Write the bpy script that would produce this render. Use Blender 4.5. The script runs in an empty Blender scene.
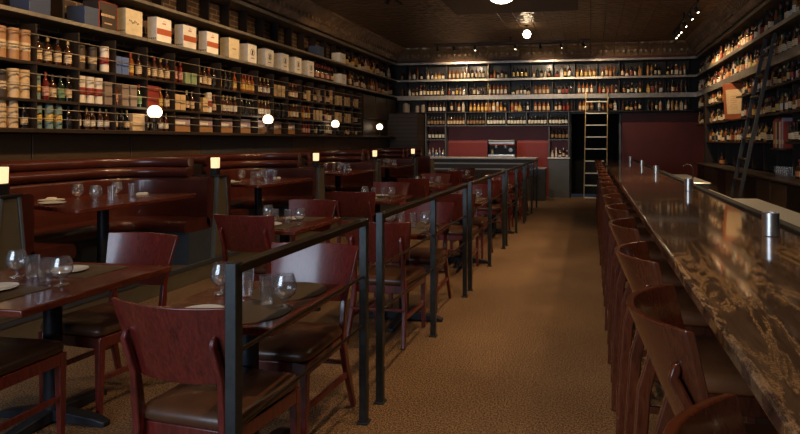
import bpy, bmesh, math, random
from mathutils import Vector, Matrix
random.seed(11)
PI = math.pi
scn = bpy.context.scene
COL = scn.collection

# ------------------------------------------------------------------ materials
def new_mat(name):
    m = bpy.data.materials.new(name); m.use_nodes = True
    nt = m.node_tree; b = nt.nodes['Principled BSDF']
    return m, nt, b

def setp(b, **k):
    names = {'rough': 'Roughness', 'metal': 'Metallic', 'spec': 'Specular IOR Level', 'coat': 'Coat Weight',
             'coatr': 'Coat Roughness', 'trans': 'Transmission Weight', 'ior': 'IOR', 'emit': 'Emission Strength'}
    for a, v in k.items():
        b.inputs[names[a]].default_value = v

def coords(nt, scale=(1, 1, 1), kind='Object'):
    tc = nt.nodes.new('ShaderNodeTexCoord'); mp = nt.nodes.new('ShaderNodeMapping')
    mp.inputs['Scale'].default_value = scale
    nt.links.new(tc.outputs[kind], mp.inputs['Vector'])
    return mp.outputs['Vector']

def world_pos(nt):
    g = nt.nodes.new('ShaderNodeNewGeometry')
    return g.outputs['Position']

def ramp(nt, fac, stops):
    r = nt.nodes.new('ShaderNodeValToRGB')
    el = r.color_ramp.elements
    while len(el) < len(stops): el.new(0.5)
    for e, (p, c) in zip(el, stops):
        e.position = p; e.color = (*c, 1)
    nt.links.new(fac, r.inputs['Fac'])
    return r.outputs['Color']

def noise(nt, vec, scale, detail=3, dist=0.0, rough=0.5):
    n = nt.nodes.new('ShaderNodeTexNoise')
    n.inputs['Scale'].default_value = scale; n.inputs['Detail'].default_value = detail
    n.inputs['Distortion'].default_value = dist; n.inputs['Roughness'].default_value = rough
    nt.links.new(vec, n.inputs['Vector'])
    return n.outputs['Fac']

def bump(nt, b, h, strength=0.2, dist=0.01):
    n = nt.nodes.new('ShaderNodeBump'); n.inputs['Strength'].default_value = strength
    n.inputs['Distance'].default_value = dist
    nt.links.new(h, n.inputs['Height']); nt.links.new(n.outputs['Normal'], b.inputs['Normal'])

def flat(name, c, var=0.12, scale=30, **k):
    """solid material with a little procedural unevenness"""
    m, nt, b = new_mat(name)
    f = noise(nt, coords(nt), scale, 3)
    col = ramp(nt, f, [(0.25, tuple(x * (1 - var) for x in c)), (0.75, tuple(min(1, x * (1 + var)) for x in c))])
    nt.links.new(col, b.inputs['Base Color']); setp(b, **k)
    return m

def wood(name, dark, light, grain=(3, 3, 40), rough=0.3, coat=0.4, **k):
    m, nt, b = new_mat(name)
    f = noise(nt, coords(nt, grain), 4, 5, 1.2, 0.6)
    col = ramp(nt, f, [(0.3, dark), (0.7, light)])
    nt.links.new(col, b.inputs['Base Color']); setp(b, rough=rough, coat=coat, coatr=0.15, **k)
    return m

M = {}
M['mahogany'] = wood('mahogany', (0.055, 0.005, 0.004), (0.19, 0.021, 0.014), (14, 14, 2.5), 0.3, 0.8)
M['table_wood'] = wood('table_wood', (0.07, 0.012, 0.006), (0.165, 0.032, 0.013), (14, 2, 10), 0.26, 0.25)
M['stool_wood'] = wood('stool_wood', (0.065, 0.015, 0.006), (0.14, 0.036, 0.013), (14, 14, 2.5), 0.27, 0.8)
M['dark_wood'] = wood('dark_wood', (0.010, 0.006, 0.004), (0.02, 0.012, 0.008), (4, 4, 20), 0.45, 0.15)
M['shelf_wood'] = wood('shelf_wood', (0.016, 0.0095, 0.0055), (0.032, 0.019, 0.011), (12, 2, 12), 0.5, 0.1)
M['panel_brown'] = wood('panel_brown', (0.04, 0.023, 0.012), (0.062, 0.036, 0.018), (2, 2, 9), 0.5, 0.1)
M['shelf_door'] = wood('shelf_door', (0.07, 0.04, 0.02), (0.11, 0.064, 0.032), (2, 2, 9), 0.5, 0.1)
M['panel_grey'] = flat('panel_grey', (0.035, 0.033, 0.034), 0.15, 6, rough=0.5)
M['olive'] = flat('olive', (0.105, 0.08, 0.046), 0.12, 8, rough=0.55)
M['greypaint'] = flat('greypaint', (0.095, 0.10, 0.108), 0.08, 6, rough=0.45)
M['leather_brown'] = flat('leather_brown', (0.085, 0.04, 0.02), 0.2, 14, rough=0.36, coat=0.15)
M['leather_stool'] = flat('leather_stool', (0.23, 0.085, 0.03), 0.2, 14, rough=0.4, coat=0.15)
M['leather_tan'] = flat('leather_tan', (0.09, 0.036, 0.016), 0.2, 14, rough=0.36, coat=0.15)
M['oxblood'] = flat('oxblood', (0.062, 0.013, 0.008), 0.25, 9, rough=0.3, coat=0.4)
M['plinth'] = flat('plinth', (0.045, 0.05, 0.06), 0.1, 7, rough=0.4)
M['steel_dark'] = flat('steel_dark', (0.05, 0.055, 0.057), 0.25, 25, rough=0.42, metal=0.6)
M['bronze'] = flat('bronze', (0.05, 0.033, 0.02), 0.25, 20, rough=0.36, metal=0.6)
M['iron'] = flat('iron', (0.022, 0.024, 0.03), 0.2, 20, rough=0.45, metal=0.4)
M['painted_dark'] = flat('painted_dark', (0.002, 0.002, 0.002), 0.1, 5, rough=0.9)  # near-black: the darkness of the doorway is put into this colour
M['black'] = flat('black', (0.008, 0.008, 0.009), 0.1, 20, rough=0.5)
M['steel'] = flat('steel', (0.72, 0.7, 0.66), 0.08, 60, rough=0.36, metal=1.0)
M['ledge_metal'] = flat('ledge_metal', (0.4, 0.36, 0.3), 0.2, 12, rough=0.38, metal=0.75)
M['ledge_tan'] = flat('ledge_tan', (0.16, 0.115, 0.065), 0.25, 8, rough=0.42, metal=0.3)
M['wire'] = flat('wire', (0.4, 0.35, 0.28), 0.1, 30, rough=0.45, metal=0.8)
M['china'] = flat('china', (0.78, 0.76, 0.72), 0.03, 10, rough=0.15)
M['napkin'] = flat('napkin', (0.72, 0.68, 0.6), 0.06, 30, rough=0.8)
M['maroon'] = flat('maroon', (0.11, 0.017, 0.01), 0.12, 3, rough=0.5)
M['maroon_dull'] = flat('maroon_dull', (0.27, 0.06, 0.06), 0.1, 3, rough=0.5)
M['red_paint'] = flat('red_paint', (0.21, 0.026, 0.017), 0.1, 3, rough=0.45)
M['rung'] = flat('rung', (0.82, 0.78, 0.7), 0.08, 30, rough=0.4)
M['gold'] = flat('gold', (0.42, 0.3, 0.13), 0.1, 30, rough=0.35, metal=0.6)
M['ladder_black'] = flat('ladder_black', (0.06, 0.064, 0.07), 0.15, 20, rough=0.4, metal=0.3)

def carpet():
    m, nt, b = new_mat('speckled_floor')
    p = world_pos(nt)
    f = noise(nt, p, 105, 5, 0, 0.85)
    c1 = ramp(nt, f, [(0.43, (0.015, 0.008, 0.004)), (0.5, (0.14, 0.074, 0.035)), (0.57, (0.48, 0.28, 0.14))])
    g = noise(nt, p, 1.3, 3)
    c2 = ramp(nt, g, [(0.3, (0.72, 0.7, 0.68)), (0.7, (1, 1, 1))])
    mx = nt.nodes.new('ShaderNodeMixRGB'); mx.blend_type = 'MULTIPLY'; mx.inputs['Fac'].default_value = 1
    nt.links.new(c1, mx.inputs['Color1']); nt.links.new(c2, mx.inputs['Color2'])
    nt.links.new(mx.outputs['Color'], b.inputs['Base Color']); setp(b, rough=0.6, spec=0.3)
    bump(nt, b, f, 0.4, 0.004)
    return m
M['floor'] = carpet()

def granite():
    m, nt, b = new_mat('bar_granite')
    mp = nt.nodes.new('ShaderNodeMapping'); mp.inputs['Rotation'].default_value = (0, 0, -0.3)
    mp.inputs['Scale'].default_value = (5.0, 0.8, 1)
    nt.links.new(world_pos(nt), mp.inputs['Vector'])
    v = mp.outputs['Vector']
    f = noise(nt, v, 7, 10, 0.8, 0.75)
    c0 = ramp(nt, f, [(0.28, (0.045, 0.027, 0.018)), (0.5, (0.11, 0.066, 0.041)), (0.72, (0.2, 0.125, 0.078))])
    g = noise(nt, v, 1.5, 9, 0.9, 0.7)
    k0 = ramp(nt, g, [(0.465, (0, 0, 0)), (0.50, (.9, .9, .9)), (0.535, (0, 0, 0))])
    big = ramp(nt, noise(nt, world_pos(nt), 0.75, 2), [(0.47, (0.05, 0.05, 0.05)), (0.62, (1, 1, 1))])
    km = nt.nodes.new('ShaderNodeMixRGB'); km.blend_type = 'MULTIPLY'; km.inputs['Fac'].default_value = 1
    nt.links.new(k0, km.inputs['Color1']); nt.links.new(big, km.inputs['Color2']); k = km.outputs['Color']
    m1 = nt.nodes.new('ShaderNodeMixRGB'); m1.inputs['Color2'].default_value = (0.5, 0.30, 0.145, 1)
    nt.links.new(k, m1.inputs['Fac']); nt.links.new(c0, m1.inputs['Color1'])
    c1 = m1.outputs['Color']
    s = noise(nt, world_pos(nt), 160, 2)
    c2 = ramp(nt, s, [(0.35, (0.5, 0.5, 0.5)), (0.65, (1.15, 1.1, 1.0))])
    mx = nt.nodes.new('ShaderNodeMixRGB'); mx.blend_type = 'MULTIPLY'; mx.inputs['Fac'].default_value = 0.8
    nt.links.new(c1, mx.inputs['Color1']); nt.links.new(c2, mx.inputs['Color2'])
    nt.links.new(mx.outputs['Color'], b.inputs['Base Color']); setp(b, rough=0.09, spec=0.6, coat=0.6, coatr=0.04)
    return m
M['granite'] = granite()

def brick():
    m, nt, b = new_mat('old_brick')
    sp = nt.nodes.new('ShaderNodeSeparateXYZ'); cb = nt.nodes.new('ShaderNodeCombineXYZ')
    nt.links.new(world_pos(nt), sp.inputs[0])
    nt.links.new(sp.outputs['Y'], cb.inputs['X']); nt.links.new(sp.outputs['Z'], cb.inputs['Y'])
    t = nt.nodes.new('ShaderNodeTexBrick'); t.inputs['Scale'].default_value = 1.0
    t.inputs['Brick Width'].default_value = 0.22; t.inputs['Row Height'].default_value = 0.075
    t.inputs['Mortar Size'].default_value = 0.008
    t.inputs['Color1'].default_value = (0.09, 0.045, 0.025, 1); t.inputs['Color2'].default_value = (0.045, 0.024, 0.015, 1)
    t.inputs['Mortar'].default_value = (0.2, 0.15, 0.1, 1)
    nt.links.new(cb.outputs[0], t.inputs['Vector'])
    nt.links.new(t.outputs['Color'], b.inputs['Base Color']); setp(b, rough=0.7)
    iv = nt.nodes.new('ShaderNodeMath'); iv.operation = 'SUBTRACT'; iv.inputs[0].default_value = 1
    nt.links.new(t.outputs['Fac'], iv.inputs[1]); bump(nt, b, iv.outputs[0], 0.6, 0.01)
    return m
M['brick'] = brick()

def tin(name, c1, c2):
    m, nt, b = new_mat(name)
    p = world_pos(nt)
    t = nt.nodes.new('ShaderNodeTexBrick'); t.offset = 0; t.inputs['Scale'].default_value = 1
    t.inputs['Brick Width'].default_value = 0.3; t.inputs['Row Height'].default_value = 0.3
    t.inputs['Mortar Size'].default_value = 0.018; t.inputs['Mortar Smooth'].default_value = 0.6
    nt.links.new(p, t.inputs['Vector'])
    w = nt.nodes.new('ShaderNodeTexVoronoi'); w.inputs['Scale'].default_value = 7
    nt.links.new(p, w.inputs['Vector'])
    ad = nt.nodes.new('ShaderNodeMath'); ad.operation = 'ADD'
    nt.links.new(t.outputs['Fac'], ad.inputs[0]); nt.links.new(w.outputs['Distance'], ad.inputs[1])
    f = noise(nt, p, 2, 3)
    nt.links.new(ramp(nt, f, [(0.3, c1), (0.7, c2)]), b.inputs['Base Color'])
    setp(b, rough=0.36, metal=0.35); bump(nt, b, ad.outputs[0], 0.9, 0.03)
    return m
M['tin'] = tin('pressed_tin', (0.15, 0.086, 0.042), (0.22, 0.13, 0.064))
M['cornice'] = tin('cornice_tin', (0.22, 0.14, 0.08), (0.3, 0.2, 0.115))

def planks(name, a, bcol):
    m, nt, b = new_mat(name)
    w = nt.nodes.new('ShaderNodeTexWave'); w.bands_direction = 'Z'; w.inputs['Scale'].default_value = 3
    nt.links.new(world_pos(nt), w.inputs['Vector'])
    nt.links.new(ramp(nt, w.outputs['Fac'], [(0.05, a), (0.25, bcol)]), b.inputs['Base Color']); setp(b, rough=0.5)
    return m
M['slat_wall'] = planks('slat_wall', (0.012, 0.007, 0.004), (0.045, 0.026, 0.013))

def weave(name, a, bcol):
    m, nt, b = new_mat(name)
    t = nt.nodes.new('ShaderNodeTexChecker'); t.inputs['Scale'].default_value = 220
    t.inputs['Color1'].default_value = (*a, 1); t.inputs['Color2'].default_value = (*bcol, 1)
    nt.links.new(world_pos(nt), t.inputs['Vector'])
    nt.links.new(t.outputs['Color'], b.inputs['Base Color']); setp(b, rough=0.6)
    return m
M['placemat'] = weave('placemat_weave', (0.08, 0.052, 0.028), (0.15, 0.10, 0.056))

def emis(name, c, s):
    m, nt, b = new_mat(name)
    b.inputs['Base Color'].default_value = (*c, 1)
    b.inputs['Emission Color'].default_value = (*c, 1); b.inputs['Emission Strength'].default_value = s
    return m
M['globe'] = emis('lit_globe', (1.0, 0.76, 0.5), 3.2)
M['globe_ceiling'] = emis('lit_ceiling_globe', (1.0, 0.78, 0.5), 14)
M['shade'] = emis('lit_shade', (1.0, 0.7, 0.38), 1.0)
M['spot_glow'] = emis('lit_spot', (1.0, 0.85, 0.6), 9)

def glass(name, c=(1, 1, 1), rough=0.0):
    m, nt, b = new_mat(name)
    b.inputs['Base Color'].default_value = (*c, 1); setp(b, rough=rough, trans=1.0, ior=1.45)
    return m
def thin_glass(name):
    m, nt, b = new_mat(name); nt.nodes.remove(b)
    out = nt.nodes['Material Output']
    tr_ = nt.nodes.new('ShaderNodeBsdfTransparent'); tr_.inputs['Color'].default_value = (.985, .985, .99, 1)
    gs = nt.nodes.new('ShaderNodeBsdfGlossy'); gs.inputs['Roughness'].default_value = 0.14
    lw = nt.nodes.new('ShaderNodeLayerWeight'); lw.inputs['Blend'].default_value = 0.5
    pw = nt.nodes.new('ShaderNodeMath'); pw.operation = 'POWER'; pw.inputs[1].default_value = 2.4
    nt.links.new(lw.outputs['Facing'], pw.inputs[0])
    fz = nt.nodes.new('ShaderNodeMath'); fz.operation = 'MULTIPLY_ADD'; fz.inputs[1].default_value = 1.1; fz.inputs[2].default_value = .13
    nt.links.new(pw.outputs[0], fz.inputs[0])
    mx = nt.nodes.new('ShaderNodeMixShader')
    nt.links.new(fz.outputs[0], mx.inputs[0]); nt.links.new(tr_.outputs[0], mx.inputs[1]); nt.links.new(gs.outputs[0], mx.inputs[2])
    df_ = nt.nodes.new('ShaderNodeBsdfDiffuse'); m2 = nt.nodes.new('ShaderNodeMixShader'); m2.inputs[0].default_value = .03
    nt.links.new(mx.outputs[0], m2.inputs[1]); nt.links.new(df_.outputs[0], m2.inputs[2])
    nt.links.new(m2.outputs[0], out.inputs['Surface'])
    return m
M['clear_glass'] = thin_glass('clear_glass')
M['window_glass'] = glass('window_glass', (0.9, 0.95, 1.0))
M['whisky'] = glass('whisky_liquid', (0.75, 0.35, 0.08))

BOTTLE_GLASS = {'brown': (0.05, 0.016, 0.006), 'amber': (0.22, 0.065, 0.012), 'dark green': (0.012, 0.026, 0.014),
                'black': (0.01, 0.008, 0.008), 'golden': (0.36, 0.19, 0.05), 'red': (0.13, 0.016, 0.01), 'pale': (0.42, 0.38, 0.32)}
for k, c in BOTTLE_GLASS.items():
    M['g_' + k] = flat('bottle_glass_' + k.replace(' ', '_'), c, 0.15, 8, rough=0.12, coat=0.6)
LABELS = {'cream': (0.62, 0.47, 0.29), 'white': (0.7, 0.65, 0.56), 'yellow': (0.66, 0.45, 0.12), 'red': (0.3, 0.035, 0.022),
          'black': (0.02, 0.017, 0.017), 'orange': (0.45, 0.19, 0.06), 'pink': (0.62, 0.33, 0.27), 'tan': (0.3, 0.17, 0.08), 'green': (0.16, 0.26, 0.13), 'blue': (0.1, 0.16, 0.36)}

def label_mat(name, c):
    m, nt, b = new_mat(name)
    v = coords(nt, (1, 1, 1))
    w = nt.nodes.new('ShaderNodeTexWave'); w.bands_direction = 'Z'; w.inputs['Scale'].default_value = 11
    w.inputs['Distortion'].default_value = 1.5; w.inputs['Detail Scale'].default_value = 8
    nt.links.new(v, w.inputs['Vector'])
    nt.links.new(ramp(nt, w.outputs['Fac'], [(0.04, tuple(x * 0.45 for x in c)), (0.16, c)]), b.inputs['Base Color'])
    setp(b, rough=0.55)
    return m
for k, c in LABELS.items():
    M['l_' + k] = label_mat('label_' + k, c)
BOXC = {'tan': (0.36, 0.19, 0.085), 'cream': (0.6, 0.43, 0.24), 'dark': (0.05, 0.035, 0.028), 'white': (0.7, 0.64, 0.55), 'grey': (0.25, 0.19, 0.15),
        'red': (0.22, 0.03, 0.02), 'violet': (0.42, 0.31, 0.38), 'green': (0.24, 0.32, 0.17), 'blue': (0.1, 0.16, 0.4), 'teal': (0.16, 0.25, 0.24),
        'navy': (0.05, 0.07, 0.13), 'orange': (0.3, 0.08, 0.03), 'boxwhite': (0.82, 0.79, 0.73), 'boxcream': (0.72, 0.62, 0.42), 'band': (0.42, 0.1, 0.035), 'ink': (0.05, 0.045, 0.05)}
for k, c in BOXC.items():
    M['b_' + k] = flat('card_' + k, c, 0.1, 20, rough=0.5)

# ------------------------------------------------------------------ mesh builder
class MB:
    def __init__(s):
        s.bm = bmesh.new(); s.mi = 0
    def mat(s, i): s.mi = i; return s
    def _f(s, vs):
        try:
            f = s.bm.faces.new(vs); f.material_index = s.mi; return f
        except ValueError:
            return None
    def box(s, a, b, T=None):
        P = [Vector((x, y, z)) for z in (a[2], b[2]) for y in (a[1], b[1]) for x in (a[0], b[0])]
        if T: P = [T @ p for p in P]
        v = [s.bm.verts.new(p) for p in P]
        for q in ((0, 2, 3, 1), (4, 5, 7, 6), (0, 1, 5, 4), (2, 6, 7, 3), (0, 4, 6, 2), (1, 3, 7, 5)): s._f([v[i] for i in q])
        return s
    def rings(s, rs, closed=True, caps=True):
        """skin a list of rings of points"""
        vv = [[s.bm.verts.new(p) for p in r] for r in rs]
        n = len(vv[0])
        for a, b in zip(vv, vv[1:]):
            for i in range(n if closed else n - 1):
                j = (i + 1) % n
                s._f([a[i], a[j], b[j], b[i]])
        if caps:
            s._f(list(reversed(vv[0]))); s._f(vv[-1])
        return s
    def lathe(s, prof, c=(0, 0, 0), n=16, T=None, caps=True, rot=0):
        rs = []
        for r, z in prof:
            ring = [Vector((c[0] + r * math.cos(rot + 2 * PI * i / n), c[1] + r * math.sin(rot + 2 * PI * i / n), c[2] + z)) for i in range(n)]
            rs.append([T @ p for p in ring] if T else ring)
        return s.rings(rs, True, caps)
    def tube(s, pts, r, n=8, flatx=1.0):
        pts = [Vector(p) for p in pts]; k = len(pts)
        rad = r if isinstance(r, (list, tuple)) else [r] * k
        rs = []
        up0 = None
        for i, p in enumerate(pts):
            d = (pts[min(i + 1, k - 1)] - pts[max(i - 1, 0)]).normalized()
            u = Vector((0, 0, 1)) if abs(d.z) < 0.9 else Vector((0, 1, 0))
            if up0 is not None: u = up0
            x = d.cross(u).normalized(); y = x.cross(d).normalized(); up0 = y
            rs.append([p + (x * math.cos(2 * PI * j / n) * flatx + y * math.sin(2 * PI * j / n)) * rad[i] for j in range(n)])
        return s.rings(rs)
    def bar(s, pts, w, h):
        """rectangular section swept along points; w across (x side), h in the other direction; scalars or lists"""
        pts = [Vector(p) for p in pts]; k = len(pts)
        W = w if isinstance(w, (list, tuple)) else [w] * k
        Hh = h if isinstance(h, (list, tuple)) else [h] * k
        rs = []
        for i, p in enumerate(pts):
            d = (pts[min(i + 1, k - 1)] - pts[max(i - 1, 0)]).normalized()
            x = Vector((1, 0, 0)) if abs(d.x) < 0.8 else Vector((0, 1, 0))
            y = d.cross(x).normalized(); x = y.cross(d).normalized()
            rs.append([p + x * W[i] / 2 * a + y * Hh[i] / 2 * b for a, b in ((-1, -1), (1, -1), (1, 1), (-1, 1))])
        return s.rings(rs)
    def prism(s, poly, z0, z1, T=None):
        a = [Vector((x, y, z0)) for x, y in poly]; b = [Vector((x, y, z1)) for x, y in poly]
        if T: a = [T @ p for p in a]; b = [T @ p for p in b]
        return s.rings([a, b])
    def build(s, name, mats, parent=None, bevel=0, seg=2, smooth=35, loc=None, rot=None, subsurf=0):
        bmesh.ops.recalc_face_normals(s.bm, faces=s.bm.faces[:])
        me = bpy.data.meshes.new(name); s.bm.to_mesh(me); s.bm.free()
        for m in (mats if isinstance(mats, (list, tuple)) else [mats]): me.materials.append(m)
        if smooth:
            me.shade_smooth(); me.set_sharp_from_angle(angle=math.radians(smooth))
        o = bpy.data.objects.new(name, me); COL.objects.link(o)
        if loc: o.location = loc
        if rot: o.rotation_euler = rot
        if parent: o.parent = parent
        if bevel:
            m = o.modifiers.new('bevel', 'BEVEL'); m.width = bevel; m.segments = seg; m.limit_method = 'ANGLE'
            m.angle_limit = math.radians(40)
        if subsurf:
            m = o.modifiers.new('sub', 'SUBSURF'); m.levels = subsurf; m.render_levels = subsurf
        return o

def tag(o, label, cat, group=None, kind=None):
    o['label'] = label; o['category'] = cat
    if group: o['group'] = group
    if kind: o['kind'] = kind
    return o
def empty(name, loc=(0, 0, 0), rz=0):
    o = bpy.data.objects.new(name, None); COL.objects.link(o); o.location = loc; o.rotation_euler = (0, 0, rz)
    o.empty_display_size = 0.05
    return o
def struct(o): o['kind'] = 'structure'; return o
def copy_tree(o, parent=None):
    c = o.copy(); COL.objects.link(c)
    if parent: c.parent = parent; c.matrix_parent_inverse = o.matrix_parent_inverse.copy()
    for ch in list(KIDS.get(o.name, ())): copy_tree(ch, c)
    return c
KIDS = {}
def freeze(o):
    """remember an object's children so it can be copied"""
    KIDS[o.name] = [x for x in COL.objects if x.parent == o]
    for k in KIDS[o.name]: freeze(k)
def place(proto, used, loc, rz, label, cat, group):
    """first use moves the model itself, later uses copy it with its parts"""
    if used[0]: o = copy_tree(proto)
    else: o = proto; used[0] = True
    o.location = loc; o.rotation_euler = (0, 0, rz)
    return tag(o, label, cat, group)
ORD = 'zeroth first second third fourth fifth sixth seventh eighth ninth tenth eleventh twelfth thirteenth fourteenth fifteenth sixteenth seventeenth eighteenth nineteenth twentieth'.split()

# ------------------------------------------------------------------ dimensions
XL, XR = -5.2, 2.62            # fronts of the wall shelving
WL, WR, WB, WF = -5.55, 2.98, 15.55, -2.2
YB = 15.2                      # front of the back wall shelving
CEIL = 3.97
LED1, LED2, LED3 = 2.70, 3.14, 3.60
exec_parts = []

# ------------------------------------------------------------------ room shell
struct(MB().box((WL, WF, -0.1), (WR, WB, 0)).build('floor', M['floor'], smooth=0))
struct(MB().box((WL - .1, WF - .1, CEIL), (WR + .1, WB + .1, CEIL + .1)).build('ceiling', M['tin'], smooth=0))
struct(MB().box((WL - .12, WF, 0), (WL, WB, CEIL)).build('wall_left', M['brick'], smooth=0))
struct(MB().box((WR, WF, 0), (WR + .12, WB, CEIL)).build('wall_right', M['dark_wood'], smooth=0))
# back wall with a doorway
wb = MB()
wb.box((WL, WB, 0), (-0.5, WB + .12, CEIL)); wb.box((0.76, WB, 0), (WR, WB + .12, CEIL)); wb.box((-0.5, WB, 2.22), (0.76, WB + .12, CEIL))
struct(wb.build('wall_back', M['dark_wood'], smooth=0))
struct(MB().box((-0.9, WB + .9, 0), (1.2, WB + 1.0, 2.4)).build('wall_corridor', M['painted_dark'], smooth=0))  # black sheet standing in for the unlit depth behind the doorway
# wall behind the photographer with a wide shop window
wf = MB()
wf.box((WL, WF - .12, 0), (WR, WF, 0.7)); wf.box((WL, WF - .12, 3.3), (WR, WF, CEIL))
wf.box((WL, WF - .12, 0.7), (-4.9, WF, 3.3)); wf.box((0.2, WF - .12, 0.7), (WR, WF, 3.3))
struct(wf.build('wall_front', M['panel_brown'], smooth=0))
w1 = struct(MB().box((-4.9, WF - .07, 0.7), (0.2, WF - .055, 3.3)).build('window_1', M['window_glass'], smooth=0))
fr = MB()
for x in (-4.9, -3.2, -1.5, 0.14): fr.box((x, WF - .1, 0.7), (x + .06, WF - .01, 3.3))
fr.box((-4.9, WF - .1, 0.7), (0.2, WF - .01, 0.76)); fr.box((-4.9, WF - .1, 3.24), (0.2, WF - .01, 3.3))
fr.build('window_frame', M['dark_wood'], w1, smooth=0)
# raised floor under the booths
struct(MB().box((WL, -1.5, 0), (-4.06, 14.6, 0.2)).build('floor_left', M['olive'], bevel=0.006))
struct(MB().box((-4.06, -1.5, 0.165), (-4.045, 14.6, 0.2)).build('trim_6', M['plinth'], smooth=0))
# crown mouldings and soffit
def crown(name, pts, flip):
    MBx = MB(); (x0, y0), (x1, y1), (nx, ny) = pts
    prof = [(0, 3.64), (0.03, 3.66), (0.06, 3.72), (0.16, 3.82), (0.24, 3.9), (0.3, 3.93), (0.31, CEIL), (-0.35, CEIL), (-0.35, 3.64)]
    a = [Vector((x0 + nx * d, y0 + ny * d, z)) for d, z in prof]; b = [Vector((x1 + nx * d, y1 + ny * d, z)) for d, z in prof]
    MBx.rings([a, b])
    # dentil blocks
    L = math.hypot(x1 - x0, y1 - y0); n = int(L / 0.14)
    for i in range(n):
        t = (i + .5) / n; cx, cy = x0 + (x1 - x0) * t, y0 + (y1 - y0) * t
        tx, ty = (x1 - x0) / L, (y1 - y0) / L
        T = Matrix(((tx, nx, 0, cx), (ty, ny, 0, cy), (0, 0, 1, 0), (0, 0, 0, 1)))
        MBx.box((-.03, .1, 3.735), (.03, .16, 3.80), T)
    return struct(MBx.build(name, M['cornice'], smooth=30))
crown('trim_1', ((XL, WF, ), (XL, WB), (1, 0)), 0)
crown('trim_2', ((XR, WF), (XR, WB), (-1, 0)), 0)
crown('trim_3', ((XL, YB + .05), (XR, YB + .05), (0, -1)), 0)
struct(MB().box((-2.32, 1.5, 3.70), (-0.2, 9.97, CEIL)).build('ceiling', M['panel_brown'], bevel=0.01))
struct(MB().box((XL, YB + .02, 3.62), (XR, YB + .06, 3.75)).build('trim_5', M['maroon'], smooth=0))
# door frame at the back
df = MB()
df.box((-0.54, WB - .06, 0), (-0.49, WB + .1, 2.24)); df.box((0.75, WB - .06, 0), (0.80, WB + .1, 2.24)); df.box((-0.54, WB - .06, 2.2), (0.80, WB + .1, 2.25))
struct(df.build('door_1', M['greypaint'], smooth=0))

# wainscot panels on the booth wall between the booth backs and the shelving
DIV = [3.47, 5.87, 8.29, 10.75, 13.22]
edges = [WF] + [1.05] + DIV + [14.6]
for i, (a, b) in enumerate(zip(edges, edges[1:])):
    for j in range(2):
        y0 = a + (b - a) * j / 2; y1 = a + (b - a) * (j + 1) / 2
        struct(MB().box((XL - .35, y0 + .004, 0.2), (XL, y1 - .004, 1.55)).build('wall_panel', M['panel_grey'] if (i + j) % 3 == 1 else M['panel_brown'], bevel=0.006))
struct(MB().box((XL - .35, 12.95, 1.6), (XL - .06, YB, 2.0)).build('wall_panel', M['slat_wall'], smooth=0))
for y in (12.93, 13.7, 14.45):
    struct(MB().box((XL - .35, y, 2.02), (XL - .03, y + .72, 2.58)).build('wall_panel', M['panel_brown'], bevel=0.01))
struct(MB().box((WL, 14.62, 0), (-4.45, 15.5, 2.2)).build('wall_corner', M['slat_wall'], smooth=0))

# ------------------------------------------------------------------ booth-side shelving
BAY0, BP = 4.25, 0.468
ZL = [1.60, 1.88, 2.235, 2.62]       # tops of the three shelf boards, underside of the ledge
YEND = BAY0 + BP * 18
t = empty('wall_shelving', (XL, BAY0, 0)); OFF = Vector((-XL, -BAY0, 0))
tag(t, 'dark cubby shelving with steel bottle rails along the booth wall', 'shelving')
def rel(o, root):
    o.location = Vector(o.location) - Vector(root.location); return o
for z in ZL[:3]:
    rel(MB().box((XL - .32, WF + 1, z - .028), (XL, YEND, z)).build('shelf_board', M['shelf_wood'], t, bevel=0.003), t)
rel(MB().box((XL - .34, WF + 1, 1.555), (XL + .05, YEND, 1.575)).build('base_ledge', M['shelf_wood'], t, bevel=0.004), t)
rel(MB().box((XL - .35, WF + 1, 1.575), (XL - .33, YEND, 2.6)).build('back_panel', M['dark_wood'], t, smooth=0), t)
for k in range(19):
    y = BAY0 + BP * k
    rel(MB().box((XL - .32, y - .008, 1.575), (XL - .004, y + .008, 2.6)).build('upright', M['shelf_wood'], t, smooth=0), t)
for z, h in zip(ZL[:3], (.26, .33, .36)):
    for q in (.36, .72):
        rel(MB().tube([(XL + .008, WF + 1, z + h * q), (XL + .008, YEND, z + h * q)], 0.0055, 6).build('bottle_rail', M['wire'], t), t)

def ledge(name, a, b, label, mat=M['ledge_metal'], wood_mat=M['ledge_tan']):
    r = empty(name, (a[0], a[1], 0)); tag(r, label, 'shelf', 'ledges running round the room')
    rel(MB().box(a, b).build('board', wood_mat, r, bevel=0.004), r)
    return r
LEDGES = {}
def ledge_x(x_front, sgn, y0, y1, z, th, depth, label):
    x1 = x_front - sgn * depth
    a, b = (min(x_front, x1), y0, z - th), (max(x_front, x1), y1, z)
    r = ledge('wall_ledge', a, b, label)
    LEDGES[('booth' if sgn > 0 else 'bar', z)] = r
    rel(MB().box((x_front - .004 if sgn > 0 else x_front - .008, y0, z - th - .004), (x_front + .008 if sgn > 0 else x_front + .004, y1, z + .004)).build('metal_edge', M['ledge_metal'], r, bevel=0.003), r)
    return r
ledge_x(XL, 1, WF, YB, LED1, .032, .34, 'lowest metal-edged ledge on the booth-side brick wall, carrying white cartons')
ledge_x(XL, 1, WF, YB, LED2, .03, .34, 'middle metal-edged ledge on the booth-side brick wall')
ledge_x(XL, 1, WF, YB, LED3, .05, .34, 'topmost metal-edged ledge under the cornice on the booth side')
ledge_x(XR, -1, 2.0, YB, LED1, .12, .34, 'broad tan lowest ledge above the shelves behind the bar')
ledge_x(XR, -1, 2.0, YB, LED2, .05, .34, 'middle metal-edged bottle ledge on the wall behind the bar')
ledge_x(XR, -1, 2.0, YB, LED3, .05, .34, 'topmost metal-edged ledge under the cornice behind the bar')
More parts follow.
